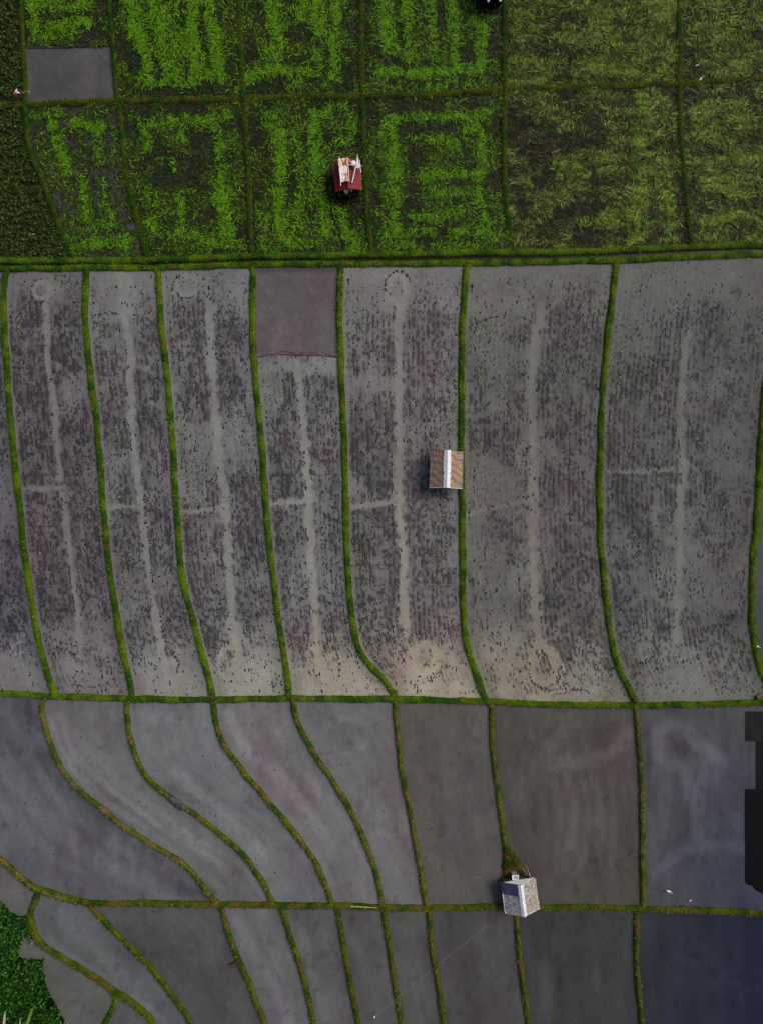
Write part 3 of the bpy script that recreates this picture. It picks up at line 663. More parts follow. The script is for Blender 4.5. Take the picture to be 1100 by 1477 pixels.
# soil under the shrubs
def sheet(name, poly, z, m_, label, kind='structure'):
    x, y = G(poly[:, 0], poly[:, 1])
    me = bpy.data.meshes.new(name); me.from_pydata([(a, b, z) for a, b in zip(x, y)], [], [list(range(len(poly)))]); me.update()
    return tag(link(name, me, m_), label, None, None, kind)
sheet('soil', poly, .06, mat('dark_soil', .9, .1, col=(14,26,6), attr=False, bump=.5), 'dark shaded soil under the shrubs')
sheet('puddle', pool, .07, mat('puddle_mud', .35, .3, col=(98,96,95), attr=False, bump=.3, namt=.35), 'small grey puddle between the shrubs')
def dkfill(pts, col, lb, z):  # filler sheets over a likely stitching gap, not known to be water
    sheet('dark_filler', np.array(pts, float), z, mat('dark_filler', .4, .15, col=col, attr=False, bump=.3, nscale=.6, namt=.6), lb)
dkfill([(1074,1026),(1074,1069),(1089,1069.5),(1130,1069.5),(1130,1026)], (26,27,25), 'dark grey filler sheet under the right end of the long bank', .035)
dkfill([(1089,1069.5),(1089,1138),(1130,1138),(1130,1069.5)], (14,16,18), 'narrow darker filler strip at the right edge', .035)
dkfill([(1073.5,1138),(1073.2,1180),(1073.8,1230),(1073.5,1272),(1077,1276),(1083,1277),(1089,1284),(1098,1288),(1103,1296),(1130,1300),(1130,1138)], (5,5,7), 'nearly black filler sheet at the right side of the flooded fields', .035)


# ================================================================== objects
def bm_obj(name, m, parent, fill, smooth_sh=False):
    import bmesh
    bm = bmesh.new(); fill(bm)
    bmesh.ops.recalc_face_normals(bm, faces=bm.faces)
    me = bpy.data.meshes.new(name); bm.to_mesh(me); bm.free()
    if smooth_sh:
        for p in me.polygons: p.use_smooth = True
    return link(name, me, m, parent)
def addbox(bm, c, size, rot=0.0, jit=0.0):
    vs = []
    for sx in (-1, 1):
        for sy in (-1, 1):
            for sz in (-1, 1):
                x, y = sx*size[0]/2, sy*size[1]/2
                vs.append(bm.verts.new((c[0]+x*math.cos(rot)-y*math.sin(rot)+random.uniform(-jit, jit), c[1]+x*math.sin(rot)+y*math.cos(rot)+random.uniform(-jit, jit), c[2]+sz*size[2]/2)))
    for q in ((0,1,3,2),(4,6,7,5),(0,4,5,1),(2,3,7,6),(0,2,6,4),(1,5,7,3)): bm.faces.new([vs[i] for i in q])
def addtube(bm, pts, rads, n=8, cap=True):
    pts = [Vector(p) for p in pts]; rings = []
    if not hasattr(rads, '__len__'): rads = [rads]*len(pts)
    for i, p in enumerate(pts):
        t = (pts[min(i+1, len(pts)-1)]-pts[max(i-1, 0)]).normalized()
        a = t.orthogonal().normalized() if i == 0 else (a-t*a.dot(t)).normalized()
        b = t.cross(a)
        rings.append([bm.verts.new(p+(a*math.cos(2*math.pi*k/n)+b*math.sin(2*math.pi*k/n))*rads[i]) for k in range(n)])
    for r0, r1 in zip(rings[:-1], rings[1:]):
        for k in range(n): bm.faces.new((r0[k], r0[(k+1) % n], r1[(k+1) % n], r1[k]))
    if cap: bm.faces.new(rings[0][::-1]); bm.faces.new(rings[-1])
def lathe(bm, prof, c=(0, 0, 0), n=16):
    rings = [[bm.verts.new((c[0]+r*math.cos(2*math.pi*k/n), c[1]+r*math.sin(2*math.pi*k/n), c[2]+z)) for k in range(n)] for r, z in prof]
    for r0, r1 in zip(rings[:-1], rings[1:]):
        for k in range(n): bm.faces.new((r0[k], r0[(k+1) % n], r1[(k+1) % n], r1[k]))
    bm.faces.new(rings[0][::-1]); bm.faces.new(rings[-1])
def sheetmesh(bm, A, B, Cc, Dd, nu, nv, thick, wave, amp, dent=0.0, rag=0.0):
    """quad A-B (top edge) D-C (bottom edge); corrugation runs from AB to DC; wave ridges along A-B"""
    A, B, Cc, Dd = map(Vector, (A, B, Cc, Dd))
    nrm = (B-A).cross(Dd-A).normalized()
    if nrm.z < 0: nrm = -nrm
    for side in (0, 1):
        gr_ = []
        for j in range(nv+1):
            row_ = []
            for i in range(nu+1):
                u, v_ = i/nu, j/nv
                ve = v_+(rag*(vnoise(i*.7, 3.0, 17)-.5) if j == nv else 0)
                p = (A*(1-u)+B*u)*(1-ve)+(Dd*(1-u)+Cc*u)*ve
                h = amp*math.sin(2*math.pi*wave*u)+dent*(float(fbm(u*5, v_*5+A.x, 19))-.5)
                row_.append(bm.verts.new(p+nrm*(h-side*thick)))
            gr_.append(row_)
        if side == 0: g0 = gr_
        else: g1 = gr_
    for j in range(nv):
        for i in range(nu):
            bm.faces.new((g0[j][i], g0[j][i+1], g0[j+1][i+1], g0[j+1][i])); bm.faces.new((g1[j][i], g1[j+1][i], g1[j+1][i+1], g1[j][i+1]))
    for i in range(nu):
        bm.faces.new((g0[0][i], g1[0][i], g1[0][i+1], g0[0][i+1])); bm.faces.new((g0[nv][i], g0[nv][i+1], g1[nv][i+1], g1[nv][i]))
    for j in range(nv):
        bm.faces.new((g0[j][0], g0[j+1][0], g1[j+1][0], g1[j][0])); bm.faces.new((g0[j][nu], g1[j][nu], g1[j+1][nu], g0[j+1][nu]))
def ramp_mat(name, stops, rough=.6, spec=.4, metal=0., scale=1.0, stretch=(1, 1, 1), rot=(0, 0, 0), dist=0.6, typ='noise', bump=.2, fine=.35, fscale=12):
    m = bpy.data.materials.new(name); m.use_nodes = True; n = m.node_tree.nodes; l = m.node_tree.links; b = n['Principled BSDF']
    b.inputs['Roughness'].default_value = rough; b.inputs['Specular IOR Level'].default_value = spec; b.inputs['Metallic'].default_value = metal
    tc = n.new('ShaderNodeTexCoord'); mp = n.new('ShaderNodeMapping'); mp.inputs['Scale'].default_value = stretch; mp.inputs['Rotation'].default_value = rot
    l.new(tc.outputs['Object'], mp.inputs[0])
    if typ == 'wave':
        t = n.new('ShaderNodeTexWave'); t.inputs['Scale'].default_value = scale; t.inputs['Distortion'].default_value = dist; t.inputs['Detail'].default_value = 4; t.inputs['Detail Scale'].default_value = 1.4; t.inputs['Detail Roughness'].default_value = .7; o = t.outputs['Fac']
    else:
        t = n.new('ShaderNodeTexNoise'); t.inputs['Scale'].default_value = scale; t.inputs['Detail'].default_value = 8; t.inputs['Roughness'].default_value = .7; o = t.outputs[0]
    l.new(mp.outputs[0], t.inputs['Vector'])
    cr = n.new('ShaderNodeValToRGB'); e = cr.color_ramp.elements
    e[0].position = stops[0][0]; e[0].color = (*lin(stops[0][1]), 1); e[1].position = stops[-1][0]; e[1].color = (*lin(stops[-1][1]), 1)
    for p, c_ in stops[1:-1]: x = e.new(p); x.color = (*lin(c_), 1)
    l.new(o, cr.inputs[0])
    nf = n.new('ShaderNodeTexNoise'); nf.inputs['Scale'].default_value = fscale; nf.inputs['Detail'].default_value = 6; l.new(tc.outputs['Object'], nf.inputs['Vector'])
    mr = n.new('ShaderNodeMapRange'); mr.inputs[1].default_value = .3; mr.inputs[2].default_value = .7; mr.inputs[3].default_value = 1-fine; mr.inputs[4].default_value = 1+fine; l.new(nf.outputs[0], mr.inputs[0])
    mx = n.new('ShaderNodeMix'); mx.data_type = 'RGBA'; mx.blend_type = 'MULTIPLY'; mx.inputs[0].default_value = 1
    l.new(cr.outputs[0], mx.inputs[6]); l.new(mr.outputs[0], mx.inputs[7]); l.new(mx.outputs[2], b.inputs['Base Color'])
    if bump:
        bp = n.new('ShaderNodeBump'); bp.inputs['Strength'].default_value = bump; bp.inputs['Distance'].default_value = .02; l.new(nf.outputs[0], bp.inputs['Height']); l.new(bp.outputs[0], b.inputs['Normal'])
    return m
M_WOOD = ramp_mat('old_bamboo', [(.3, (70,54,36)), (.7, (120,98,66))], .8, .2, scale=3, stretch=(1, 1, .2))
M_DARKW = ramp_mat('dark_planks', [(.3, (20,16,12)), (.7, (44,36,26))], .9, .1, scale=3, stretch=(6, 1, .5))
M_PALE = ramp_mat('pale_bamboo', [(.3, (206,200,188)), (.7, (244,240,232))], .6, .3, scale=4)
M_RED = ramp_mat('red_roof_paint', [(.25, (88,1,2)), (.5, (120,2,3)), (.75, (142,20,14))], .55, .35, scale=1.6, stretch=(1, .5, 1), fine=.18)
M_RUST = ramp_mat('rusty_zinc', [(.0, (112,108,128)), (.18, (134,118,122)), (.32, (144,102,66)), (.6, (204,146,76)), (.8, (180,134,84)), (1, (132,126,138))], .6, .4, metal=.0, scale=.42, rot=(0, 0, R(-62)), dist=7.0, typ='wave', fine=.5, fscale=9)
M_ZINC = ramp_mat('ridge_zinc', [(.3, (196,206,212)), (.7, (246,248,250))], .35, .5, scale=2, fine=.08)
M_GREYROOF = ramp_mat('weathered_sheets', [(.2, (84,82,96)), (.45, (136,134,148)), (.6, (178,172,168)), (.8, (120,108,96))], .7, .3, scale=2.4, fine=.35, fscale=8)
M_BROWNROOF = ramp_mat('grubby_sheets', [(.2, (92,80,76)), (.42, (138,126,118)), (.62, (180,170,160)), (.82, (110,98,92))], .75, .3, scale=2.6, stretch=(1, 1, 1), fine=.4, fscale=9)
M_BLUESHEET = ramp_mat('dark_blue_sheet', [(.3, (40,44,66)), (.7, (74,78,104))], .5, .4, scale=3)
M_WHITE = ramp_mat('white_paint', [(.3, (232,232,230)), (.7, (252,252,252))], .5, .4, scale=3, fine=.05, bump=.05)
M_BANNER = ramp_mat('painted_cloth', [(0, (250,250,248)), (.52, (246,246,246)), (.56, (232,150,60)), (.62, (206,60,30)), (.68, (120,20,20)), (.72, (240,236,230)), (1, (206,214,226))], .6, .3, scale=1.5, stretch=(1.2, .8, 1), fine=.05, bump=.05)

def hut(label, cat, cpx, zc, rot, wd, ln, z_e, z_r, mats, corr, ridge_w=None, floor=.5, walls=None, overhang=.18):
    c = P(cpx[0], cpx[1], zc)
    t = empty('farm_hut', (c.x, c.y, 0), rot, label, cat)
    hw, hl = wd/2, ln/2
    for s_ in (-1, 1):
        bm_obj('roof_slope', mats[0 if s_ < 0 else 1], t, lambda bm: sheetmesh(bm, (0, -hl, z_r), (0, hl, z_r), (s_*hw, hl, z_e), (s_*hw, -hl, z_e), corr*6, 10, .025, corr, .022 if corr > 5 else .0, .05, .05))
    for sx in (-1, 1):
        for sy in (-1, 1):
            bm_obj('post', M_WOOD, t, lambda bm: addtube(bm, [(sx*(hw-.35), sy*(hl-overhang), -.1), (sx*(hw-.35), sy*(hl-overhang), z_e+.15)], .06, 8))
    bm_obj('floor', M_WOOD, t, lambda bm: [addbox(bm, (-hw+.4+i*(wd-.8)/11, 0, floor), ((wd-.8)/11*.88, ln-.3, .05)) for i in range(12)])
    for sy in (-1, 1):
        bm_obj('eave_beam', M_WOOD, t, lambda bm: addtube(bm, [(-hw+.1, sy*(hl-.25), z_e-.02), (hw-.1, sy*(hl-.25), z_e-.02)], .05, 8))
    if ridge_w:
        def rc(bm):
            for s_ in (-1, 1):
                sl = (z_r-z_e)/hw
                A = (0, -hl-.05, z_r+.06); B = (0, hl+.05, z_r+.06); Cc = (s_*ridge_w/2, hl+.05, z_r+.06-sl*ridge_w/2); D_ = (s_*ridge_w/2, -hl-.05, z_r+.06-sl*ridge_w/2)
                sheetmesh(bm, A, B, Cc, D_, 40, 2, .02, 12, .008, 0, .25)
        bm_obj('ridge_cap', M_ZINC, t, rc)
    return t, hw, hl

# --- rusty roofed hut in the middle
h2, hw, hl = hut('small hut with a rusty orange and grey corrugated roof and a wide white ridge', 'hut', (643.5, 676.8), 2.2, R(-1.5), 3.72, 4.1, 1.85, 2.98, (M_RUST, M_RUST), 22, .78)
bm_obj('back_wall', M_DARKW, h2, lambda bm: addbox(bm, (0, hl-.35, 1.15), (wd_ := 2.9, .04, 1.3)))
bm_obj('barge_board', M_WHITE, h2, lambda bm: [sheetmesh(bm, (0, -hl-.02, 2.99), (0, -hl-.07, 2.99), (s_*hw, -hl-.07, 1.86), (s_*hw, -hl-.02, 1.86), 2, 4, .05, 1, 0) for s_ in (-1, 1)])

# --- red roofed hut
h1, hw, hl = hut('small hut with a dark red gable roof and dark open front in the green field', 'hut', (501.2, 252.2), 2.1, R(4.5), 3.05, 3.42, 1.85, 2.5, (M_RED, M_RED), 9, None)
def planks(bm, y, z0, z1, x0, x1, n=14):
    for i in range(n): addbox(bm, (x0+(x1-x0)*(i+.5)/n, y+random.uniform(-.01, .01), (z0+z1)/2), ((x1-x0)/n*.94, .03, z1-z0+random.uniform(-.05, .02)))
bm_obj('shaded_front', M_DARKW, h1, lambda bm: planks(bm, -hl+.3, .0, 1.85, -1.3, 1.3))  # boards closing the open front, its shade put into their dark colour
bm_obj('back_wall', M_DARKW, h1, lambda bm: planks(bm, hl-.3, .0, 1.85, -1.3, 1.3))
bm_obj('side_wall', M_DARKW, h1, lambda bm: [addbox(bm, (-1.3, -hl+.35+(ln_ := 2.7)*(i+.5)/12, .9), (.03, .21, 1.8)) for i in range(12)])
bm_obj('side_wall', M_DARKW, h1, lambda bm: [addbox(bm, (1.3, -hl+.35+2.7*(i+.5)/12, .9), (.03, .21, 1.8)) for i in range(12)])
bm_obj('ridge_batten', M_RED, h1, lambda bm: addtube(bm, [(0, -hl-.03, 2.53), (0, hl+.03, 2.53)], .05, 8))
bm_obj('porch', M_DARKW, h1, lambda bm: [addbox(bm, (0, -hl+.22-i*.1, .22), (2.5, .085, .05)) for i in range(1, 8)])

# banner on the roof
bl_c = [P(*q) for q in ((487.6, 229.5, 2.62), (501.2, 227.2, 2.78), (503.4, 260.2, 2.78), (491.4, 263.2, 2.62))]
bc_ = sum(bl_c, Vector())/4
bn = empty('banner', (bc_.x, bc_.y, 2.45), 0, 'white painted banner with orange and red strokes lying on the red roof', 'banner')
bm_obj('cloth', M_BANNER, bn, lambda bm: sheetmesh(bm, *[q-Vector((bc_.x, bc_.y, 2.45)) for q in bl_c], 16, 24, .02, 1, .0, .10))
for a, b in (((489.3, 226, 2.6), (491.6, 268, 2.55)), ((501.3, 226.6, 2.84), (503.7, 262, 2.8))):
    pa, pb = P(*a), P(*b)
    bm_obj('pole', M_PALE, bn, lambda bm: addtube(bm, [pa-Vector((bc_.x, bc_.y, 2.45)), pb-Vector((bc_.x, bc_.y, 2.45))], .04, 8))
# white drum lashed with pale poles
dc = P(512.5, 237, 2.6)
dr_ = empty('bird_scarer', (dc.x, dc.y, 2.45), 0, 'white drum lashed with thin pale poles on the right of the red roof', 'bird scarer')
off0 = Vector((dc.x, dc.y, 2.45))
bm_obj('drum', M_WHITE, dr_, lambda bm: lathe(bm, [(.20, -.1), (.27, -.06), (.28, .1), (.27, .26), (.2, .32), (.05, .33)], P(509.8, 236.5, 2.55)-off0), True)
bm_obj('bowl', M_WHITE, dr_, lambda bm: lathe(bm, [(.1, -.05), (.2, .0), (.24, .12), (.2, .14), (.05, .09)], P(516.3, 240.3, 2.6)-off0), True)
def paddle(bm):
    q = [P(516.1, 223.5, 3.0)-off0, P(517.6, 238, 2.85)-off0, P(513.8, 240, 2.85)-off0]
    lo = [bm.verts.new(x) for x in q]; hi = [bm.verts.new(x+Vector((0, 0, .04))) for x in q]
    bm.faces.new(hi); bm.faces.new(lo[::-1])
    for i in range(3): bm.faces.new((lo[i], lo[(i+1) % 3], hi[(i+1) % 3], hi[i]))
bm_obj('paddle', M_WHITE, dr_, paddle)
for a, b, r_ in (((516, 223, 3.0), (512, 243, 2.7), .035), ((513, 241, 2.75), (507.8, 263.5, 2.55), .06), ((518.3, 231, 2.7), (520.6, 249, 2.35), .045), ((501, 237.5, 2.9), (523.6, 239, 2.7), .03), ((502.3, 230, 2.85), (508, 235, 2.75), .03)):
    bm_obj('pole', M_PALE, dr_, lambda bm: addtube(bm, [P(*a)-off0, P(*b)-off0], r_, 8))
for (x_, y_, r_, lb) in ((499.8, 276.2, .26, 'larger white pail under the front eave of the red roofed hut'), (506.8, 275, .13, 'smaller white pail under the front eave of the red roofed hut')):
    q = P(x_, y_, 1.6)
    pt = empty('pail', (q.x, q.y, 1.45), 0, lb, 'pail')
    bm_obj('body', M_WHITE, pt, lambda bm: lathe(bm, [(r_*.75, 0), (r_, .3), (r_*1.06, .31), (r_*.9, .29), (r_*.7, .05)], n=18), True)
    bm_obj('handle', M_PALE, pt, lambda bm: addtube(bm, [(r_*math.cos(a), 0, .3+r_*.8*math.sin(a)) for a in np.linspace(0, math.pi, 9)], .012, 6))

# --- grey hut
cc_ = P(750, 1291.5, 1.5)
h3 = empty('farm_hut', (cc_.x, cc_.y, 0), R(7.5), 'small steep roofed hut of patched grey and brown sheets with a white gable', 'hut')
hw, hl, ze, zr = 1.96, 1.72, 1.5, 2.6
def sl(s_, u0, u1, v0, v1, dz=0.0):   # u along the ridge (0 = north end), v down the slope
    def q(u, v): return (s_*hw*v, hl-2*hl*u, zr-(zr-ze)*v+dz)
    return q(u0, v0), q(u1, v0), q(u1, v1), q(u0, v1)
bm_obj('roof_slope', M_GREYROOF, h3, lambda bm: (sheetmesh(bm, *sl(-1, .36, .69, 0, 1.0), 12, 12, .03, 4, .012, .12, .04), sheetmesh(bm, *sl(-1, .67, 1.0, 0, .98, .035), 12, 12, .03, 4, .012, .12, .05)))
bm_obj('roof_patch', M_BLUESHEET, h3, lambda bm: sheetmesh(bm, *sl(-1, -.02, .37, .02, 1.05, .05), 12, 12, .03, 3, .01, .10, .03))
bm_obj('roof_slope', M_BROWNROOF, h3, lambda bm: (sheetmesh(bm, *sl(1, 0, .36, 0, 1.0, .03), 14, 14, .03, 5, .014, .14, .03), sheetmesh(bm, *sl(1, .34, .74, 0, 1.0), 14, 14, .03, 5, .014, .14, .03), sheetmesh(bm, *sl(1, .72, 1.0, 0, 1.02, .03), 14, 14, .03, 4, .014, .14, .05)))
bm_obj('ridge_cap', M_ZINC, h3, lambda bm: [sheetmesh(bm, (0, hl+.04, zr+.08), (0, -hl-.06, zr+.08), (s_*.3, -hl-.06, zr-.09), (s_*.3, hl+.04, zr-.09), 20, 3, .02, 1, 0, .04, .1) for s_ in (-1, 1)])
def gable(bm):
    q = [(-hw+.25, hl+.02, ze), (hw-.2, hl+.10, ze), (.12, hl-.02, zr+.0), (-.12, hl-.02, zr)]
    a = [bm.verts.new(x) for x in q]; b = [bm.verts.new((x[0], x[1]-.05, x[2])) for x in q]
    bm.faces.new(a); bm.faces.new(b[::-1])
    for i in range(4): bm.faces.new((a[i], a[(i+1) % 4], b[(i+1) % 4], b[i]))
bm_obj('gable', M_WHITE, h3, gable)
bm_obj('edge_trim', M_WHITE, h3, lambda bm: [addtube(bm, [(0, -hl-.03, zr-.03), (s_*hw*1.01, -hl-.03, ze-.03)], .045, 6) for s_ in (-1, 1)])
bm_obj('edge_trim', M_WHITE, h3, lambda bm: addtube(bm, [(-hw*1.01, -hl, ze-.02), (-hw*1.01, hl*.3, ze-.02)], .035, 6))
for sx in (-1, 1):
    for sy in (-1, 1): bm_obj('post', M_WOOD, h3, lambda bm: addtube(bm, [(sx*(hw-.4), sy*(hl-.2), -.1), (sx*(hw-.4), sy*(hl-.2), ze+.15)], .06, 8))
bm_obj('floor', M_WOOD, h3, lambda bm: [addbox(bm, (-1.5+i*.27, 0, .5), (.24, 3.0, .05)) for i in range(12)])
bm_obj('back_wall', M_DARKW, h3, lambda bm: [addbox(bm, (-1.45+i*.265, -hl+.25, 1.0), (.25, .03, 1.0)) for i in range(12)])
qb = P(743, 1266.5, 1.45)
wb = empty('box', (qb.x, qb.y, .4), R(4), 'small grey white rimmed box behind the white gable of the grey hut', 'box')
bm_obj('body', M_GREYROOF, wb, lambda bm: addbox(bm, (0, 0, .45), (.62, .42, .9)))
bm_obj('rim', M_WHITE, wb, lambda bm: [addbox(bm, (0, sy*.22, .93), (.74, .09, .06)) for sy in (-1, 1)]+[addbox(bm, (sx*.325, 0, .93), (.09, .35, .058)) for sx in (-1, 1)])
for sx in (-1, 1):
    bm_obj('leg', M_WOOD, wb, lambda bm: addtube(bm, [(sx*.25, 0, -.4), (sx*.25, 0, .02)], .05, 8))
# dead stalks beside it
base = P(764, 1268, 0.1)
ds = empty('dead_plant', tuple(base), 0, 'clump of dry upright stalks behind the right corner of the grey hut', 'plant')
M_STRAW = ramp_mat('dry_stalk', [(.3, (110,92,64)), (.7, (196,180,146))], .8, .2, scale=4)
M_STALKD = ramp_mat('dark_stalk', [(.3, (30,34,16)), (.7, (74,66,34))], .8, .2, scale=4)
for i, (ex, ey, ez) in enumerate([(752.5,1251,1.6),(757,1247,2.0),(760,1251,1.5),(763,1255,1.3),(749.5,1243,1.6),(754,1240,1.8),(757.5,1238,2.0),(767,1262,1.0)]):
    e_ = P(ex, ey, ez)-base; s0 = Vector((random.uniform(-.25, .25), random.uniform(-.2, .2), 0))
    midp = (s0+e_)*.5+Vector((random.uniform(-.1, .1), random.uniform(-.1, .1), .25))
    bm_obj('stalk', M_STRAW if i in (0, 1, 2, 3) else M_STALKD, ds, lambda bm: addtube(bm, [s0, midp, e_], [.06, .05, .015], 6))

# --- hut at the top edge : only its dark underside and the white ends of its eave poles show
h4c = P(706, -22, 2.0)
h4 = empty('farm_hut', (h4c.x, h4c.y, 0), R(2), 'dark shaded hut at the top edge showing only two white eave ends', 'hut')
for s_ in (-1, 1):
    bm_obj('roof_slope', M_GREYROOF, h4, lambda bm: sheetmesh(bm, (0, -1.5, 2.5), (0, 1.7, 2.5), (s_*1.5, 1.7, 1.95), (s_*1.5, -1.5, 1.95), 54, 10, .025, 9, .02, .05, .03))
bm_obj('shaded_front', M_DARKW, h4, lambda bm: planks(bm, -1.25, 0, 1.95, -1.35, 1.35))  # near-black boards painted in for the shade of the hut's opening
bm_obj('side_wall', M_DARKW, h4, lambda bm: addbox(bm, (-1.36, .1, .95), (.04, 2.6, 1.9)))
bm_obj('side_wall', M_DARKW, h4, lambda bm: addbox(bm, (1.36, .1, .95), (.04, 2.6, 1.9)))
for wx in (702.8, 719.8):
    q = P(wx, 1.2, 1.9)
    ql = (q-Vector((h4c.x, h4c.y, 0)))
    bm_obj('eave_end', M_WHITE, h4, lambda bm: addtube(bm, [(ql.x, -1.1, 2.0), (ql.x, ql.y-.1, 1.9)], .12, 8))
bm_obj('porch', M_DARKW, h4, lambda bm: [addbox(bm, (0, -1.4-i*.1, .2), (2.6, .085, .05)) for i in range(6)])

# ground patches; the two black ones before the huts are painted shade
def patch(name, cx, cy, rx, ry, col, label, seed, z=.045):
    th = np.linspace(0, 2*np.pi, 40, endpoint=False)
    rr = .75+.5*vnoise(np.cos(th)*2+seed, np.sin(th)*2+seed, 23)
    poly = np.stack([cx+rx*rr*np.cos(th), cy+ry*rr*np.sin(th)], 1)
    sheet(name, poly, z, mat(name+'_mud', .6, .2, col=col, attr=False, nscale=4, namt=.4, bump=.5), label)
patch('mud_shade_patch', 481, 262, 9, 17, (50,50,52), 'grey patch left of the red roofed hut', 3)
patch('mud_shade_patch', 504, 287, 17, 8, (16,16,12), 'black painted shade before the red roofed hut', 5, .05)
patch('mud_shade_patch', 700, 14, 18, 14, (18,20,14), 'black painted shade in front of the hut at the top edge', 8, .05)
patch('mud_shade_patch', 125, 8, 12, 14, (20,20,26), 'dark wet patch in the upper left field', 9, .05)
# dark twigs beside the rusty hut
tb = P(645, 716, .05)
tw = empty('fallen_branch', tuple(tb), 0, 'dark broken branch lying in the mud below the rusty roofed hut', 'branch')
bm_obj('stem', M_STALKD, tw, lambda bm: addtube(bm, [P(633, 706, .1)-tb, P(640, 715, .15)-tb, P(648, 723, .1)-tb], [.03, .06, .04], 6))
for a, b in (((638, 712), (645, 711)), ((643, 718), (651, 719)), ((640, 715), (637, 722)), ((645, 720), (646, 727))):
    bm_obj('twig', M_STALKD, tw, lambda bm: addtube(bm, [P(*a, .13)-tb, P(*b, .1)-tb], [.04, .015], 6))

# --- wooden harrow in the water
hb = P(335, 1391, 0)
hr = empty('harrow', tuple(hb), 0, 'dark wooden comb harrow left in the water beside a green bund', 'harrow')
bm_obj('beam', M_STALKD, hr, lambda bm: addtube(bm, [P(331.5, 1391.5, .3)-hb, P(342.5, 1387, .35)-hb], .07, 8))
bm_obj('rail', M_WOOD, hr, lambda bm: addtube(bm, [P(332, 1393.5, .12)-hb, P(344, 1391.5, .12)-hb], .035, 8))
for i in range(8):
    x_ = 332+i*1.5
    bm_obj('tine', M_WOOD, hr, lambda bm: addtube(bm, [P(x_, 1391.5-i*.45, .28)-hb, P(x_+.4, 1397-i*.3, .06)-hb], [.03, .02], 6))
# --- pale bamboo pole on the bund
a, b = P(505, 1307.2, .42), P(543, 1309.4, .44)
pb_ = (a+b)/2
pl = bm_obj('bamboo_pole', M_STRAW, None, lambda bm: addtube(bm, [a-pb_+(b-a)*t for t in np.linspace(0, 1, 13)], [.07-.03*t+(.012 if k % 2 else 0) for k, t in enumerate(np.linspace(0, 1, 13))], 8))
pl.location = pb_; tag(pl, 'pale bamboo pole lying on the bank above the bottom fields', 'pole')
# --- thin line stretched over the bottom fields
sa, sb = P(540, 1466, 1.0), P(704, 1334, 1.0); sm = (sa+sb)/2
ls = empty('bird_line', (sm.x, sm.y, 0), 0, 'thin pale cord stretched diagonally over the bottom fields between two sticks', 'cord')
o0 = Vector((sm.x, sm.y, 0))
M_CORD = mat('cord', .6, .3, col=(150,148,150), attr=False, bump=0, namt=.05)
bm_obj('cord', M_CORD, ls, lambda bm: addtube(bm, [sa+(sb-sa)*t-o0-Vector((0, 0, .5*t*(1-t))) for t in np.linspace(0, 1, 24)], .010, 5))
for q in (sa, sb):
    bm_obj('stick', M_WOOD, ls, lambda bm: addtube(bm, [Vector((q.x, q.y, -.1))-o0, q-o0+Vector((0, 0, .05))], .018, 6))
bm_obj('marker', M_WHITE, ls, lambda bm: lathe(bm, [(.03, -.12), (.09, -.1), (.1, .05), (.05, .12), (.02, .16)], sa-o0+Vector((0, 0, .1)), 10), True)

# --- egrets
M_FEATH = ramp_mat('white_feathers', [(.3, (238,238,234)), (.7, (255,255,255))], .8, .1, scale=6, fine=.04, bump=.1)
M_BILL = mat('bill', .5, .3, col=(206,150,40), attr=False, bump=0, namt=.1)
M_LEG = mat('leg', .6, .3, col=(40,44,30), attr=False, bump=0, namt=.1)
def skin_obj(name, verts, edges, rad, m, parent=None, lvl=2, root=0):
    me = bpy.data.meshes.new(name); me.from_pydata([tuple(v) for v in verts], edges, []); me.update()
    o = link(name, me, m, parent)
    sk = o.modifiers.new('skin', 'SKIN'); sk.use_smooth_shade = True
    me.skin_vertices or me.skin_vertices
    if not me.skin_vertices:
        pass
    for i, r in enumerate(rad):
        rr = r if hasattr(r, '__len__') else (r, r)
        me.skin_vertices[0].data[i].radius = rr
    me.skin_vertices[0].data[root].use_root = True
    sb_ = o.modifiers.new('subdivision', 'SUBSURF'); sb_.levels = lvl; sb_.render_levels = lvl
    return o
def egret(px, py, ang, sc_, label):
    p = P(px, py, .25)
    t = empty('egret', (p.x, p.y, .32 if on_bund(px, py) else .02), ang, label, 'egret', 'white egrets around the fields')
    t.scale = (sc_,)*3
    body = [(-.30, 0, .26), (-.18, 0, .31), (-.02, 0, .34), (.12, 0, .38), (.2, 0, .46), (.17, 0, .56), (.21, 0, .66), (.27, 0, .68)]
    skin_obj('body', body, [(i, i+1) for i in range(7)], [(.03, .02), (.085, .06), (.115, .095), (.085, .08), (.04, .04), (.03, .03), (.038, .035), (.02, .02)], M_FEATH, t, root=2)
    for s_ in (-1, 1):
        bm_obj('wing', M_FEATH, t, lambda bm: lathe(bm, [(.01, -.2), (.05, -.12), (.07, 0), (.06, .1), (.02, .16)], n=10), True)
        w_ = t.children[-1] if False else bpy.data.objects[[o.name for o in C.objects][-1]]
        w_.location = (-.08, s_*.075, .33); w_.rotation_euler = (0, R(74), R(4*s_)); w_.scale = (.9, .5, 1.0)
        bm_obj('leg', M_LEG, t, lambda bm: addtube(bm, [(0, s_*.04, .27), (-.03, s_*.045, .14), (.0, s_*.045, 0)], [.012, .009, .009], 6))
    bm_obj('bill', M_BILL, t, lambda bm: addtube(bm, [(.28, 0, .68), (.40, 0, .655)], [.014, .003], 6))
    return t
def on_bund(px, py): return (px, py) in ((1009, 114), (1092, 932))
egret(1004.8, 94.3, R(15), .68, 'small white egret standing in straw just above the bank at the upper right')
egret(1009.5, 114, R(38), .9, 'white egret standing on the bank at the upper right')
egret(1092, 932.5, R(-25), .75, 'white egret on the curved bund at the right edge')
egret(890.5, 950.5, R(-60), .6, 'tiny white egret beside the bund foot in the long stubble field')
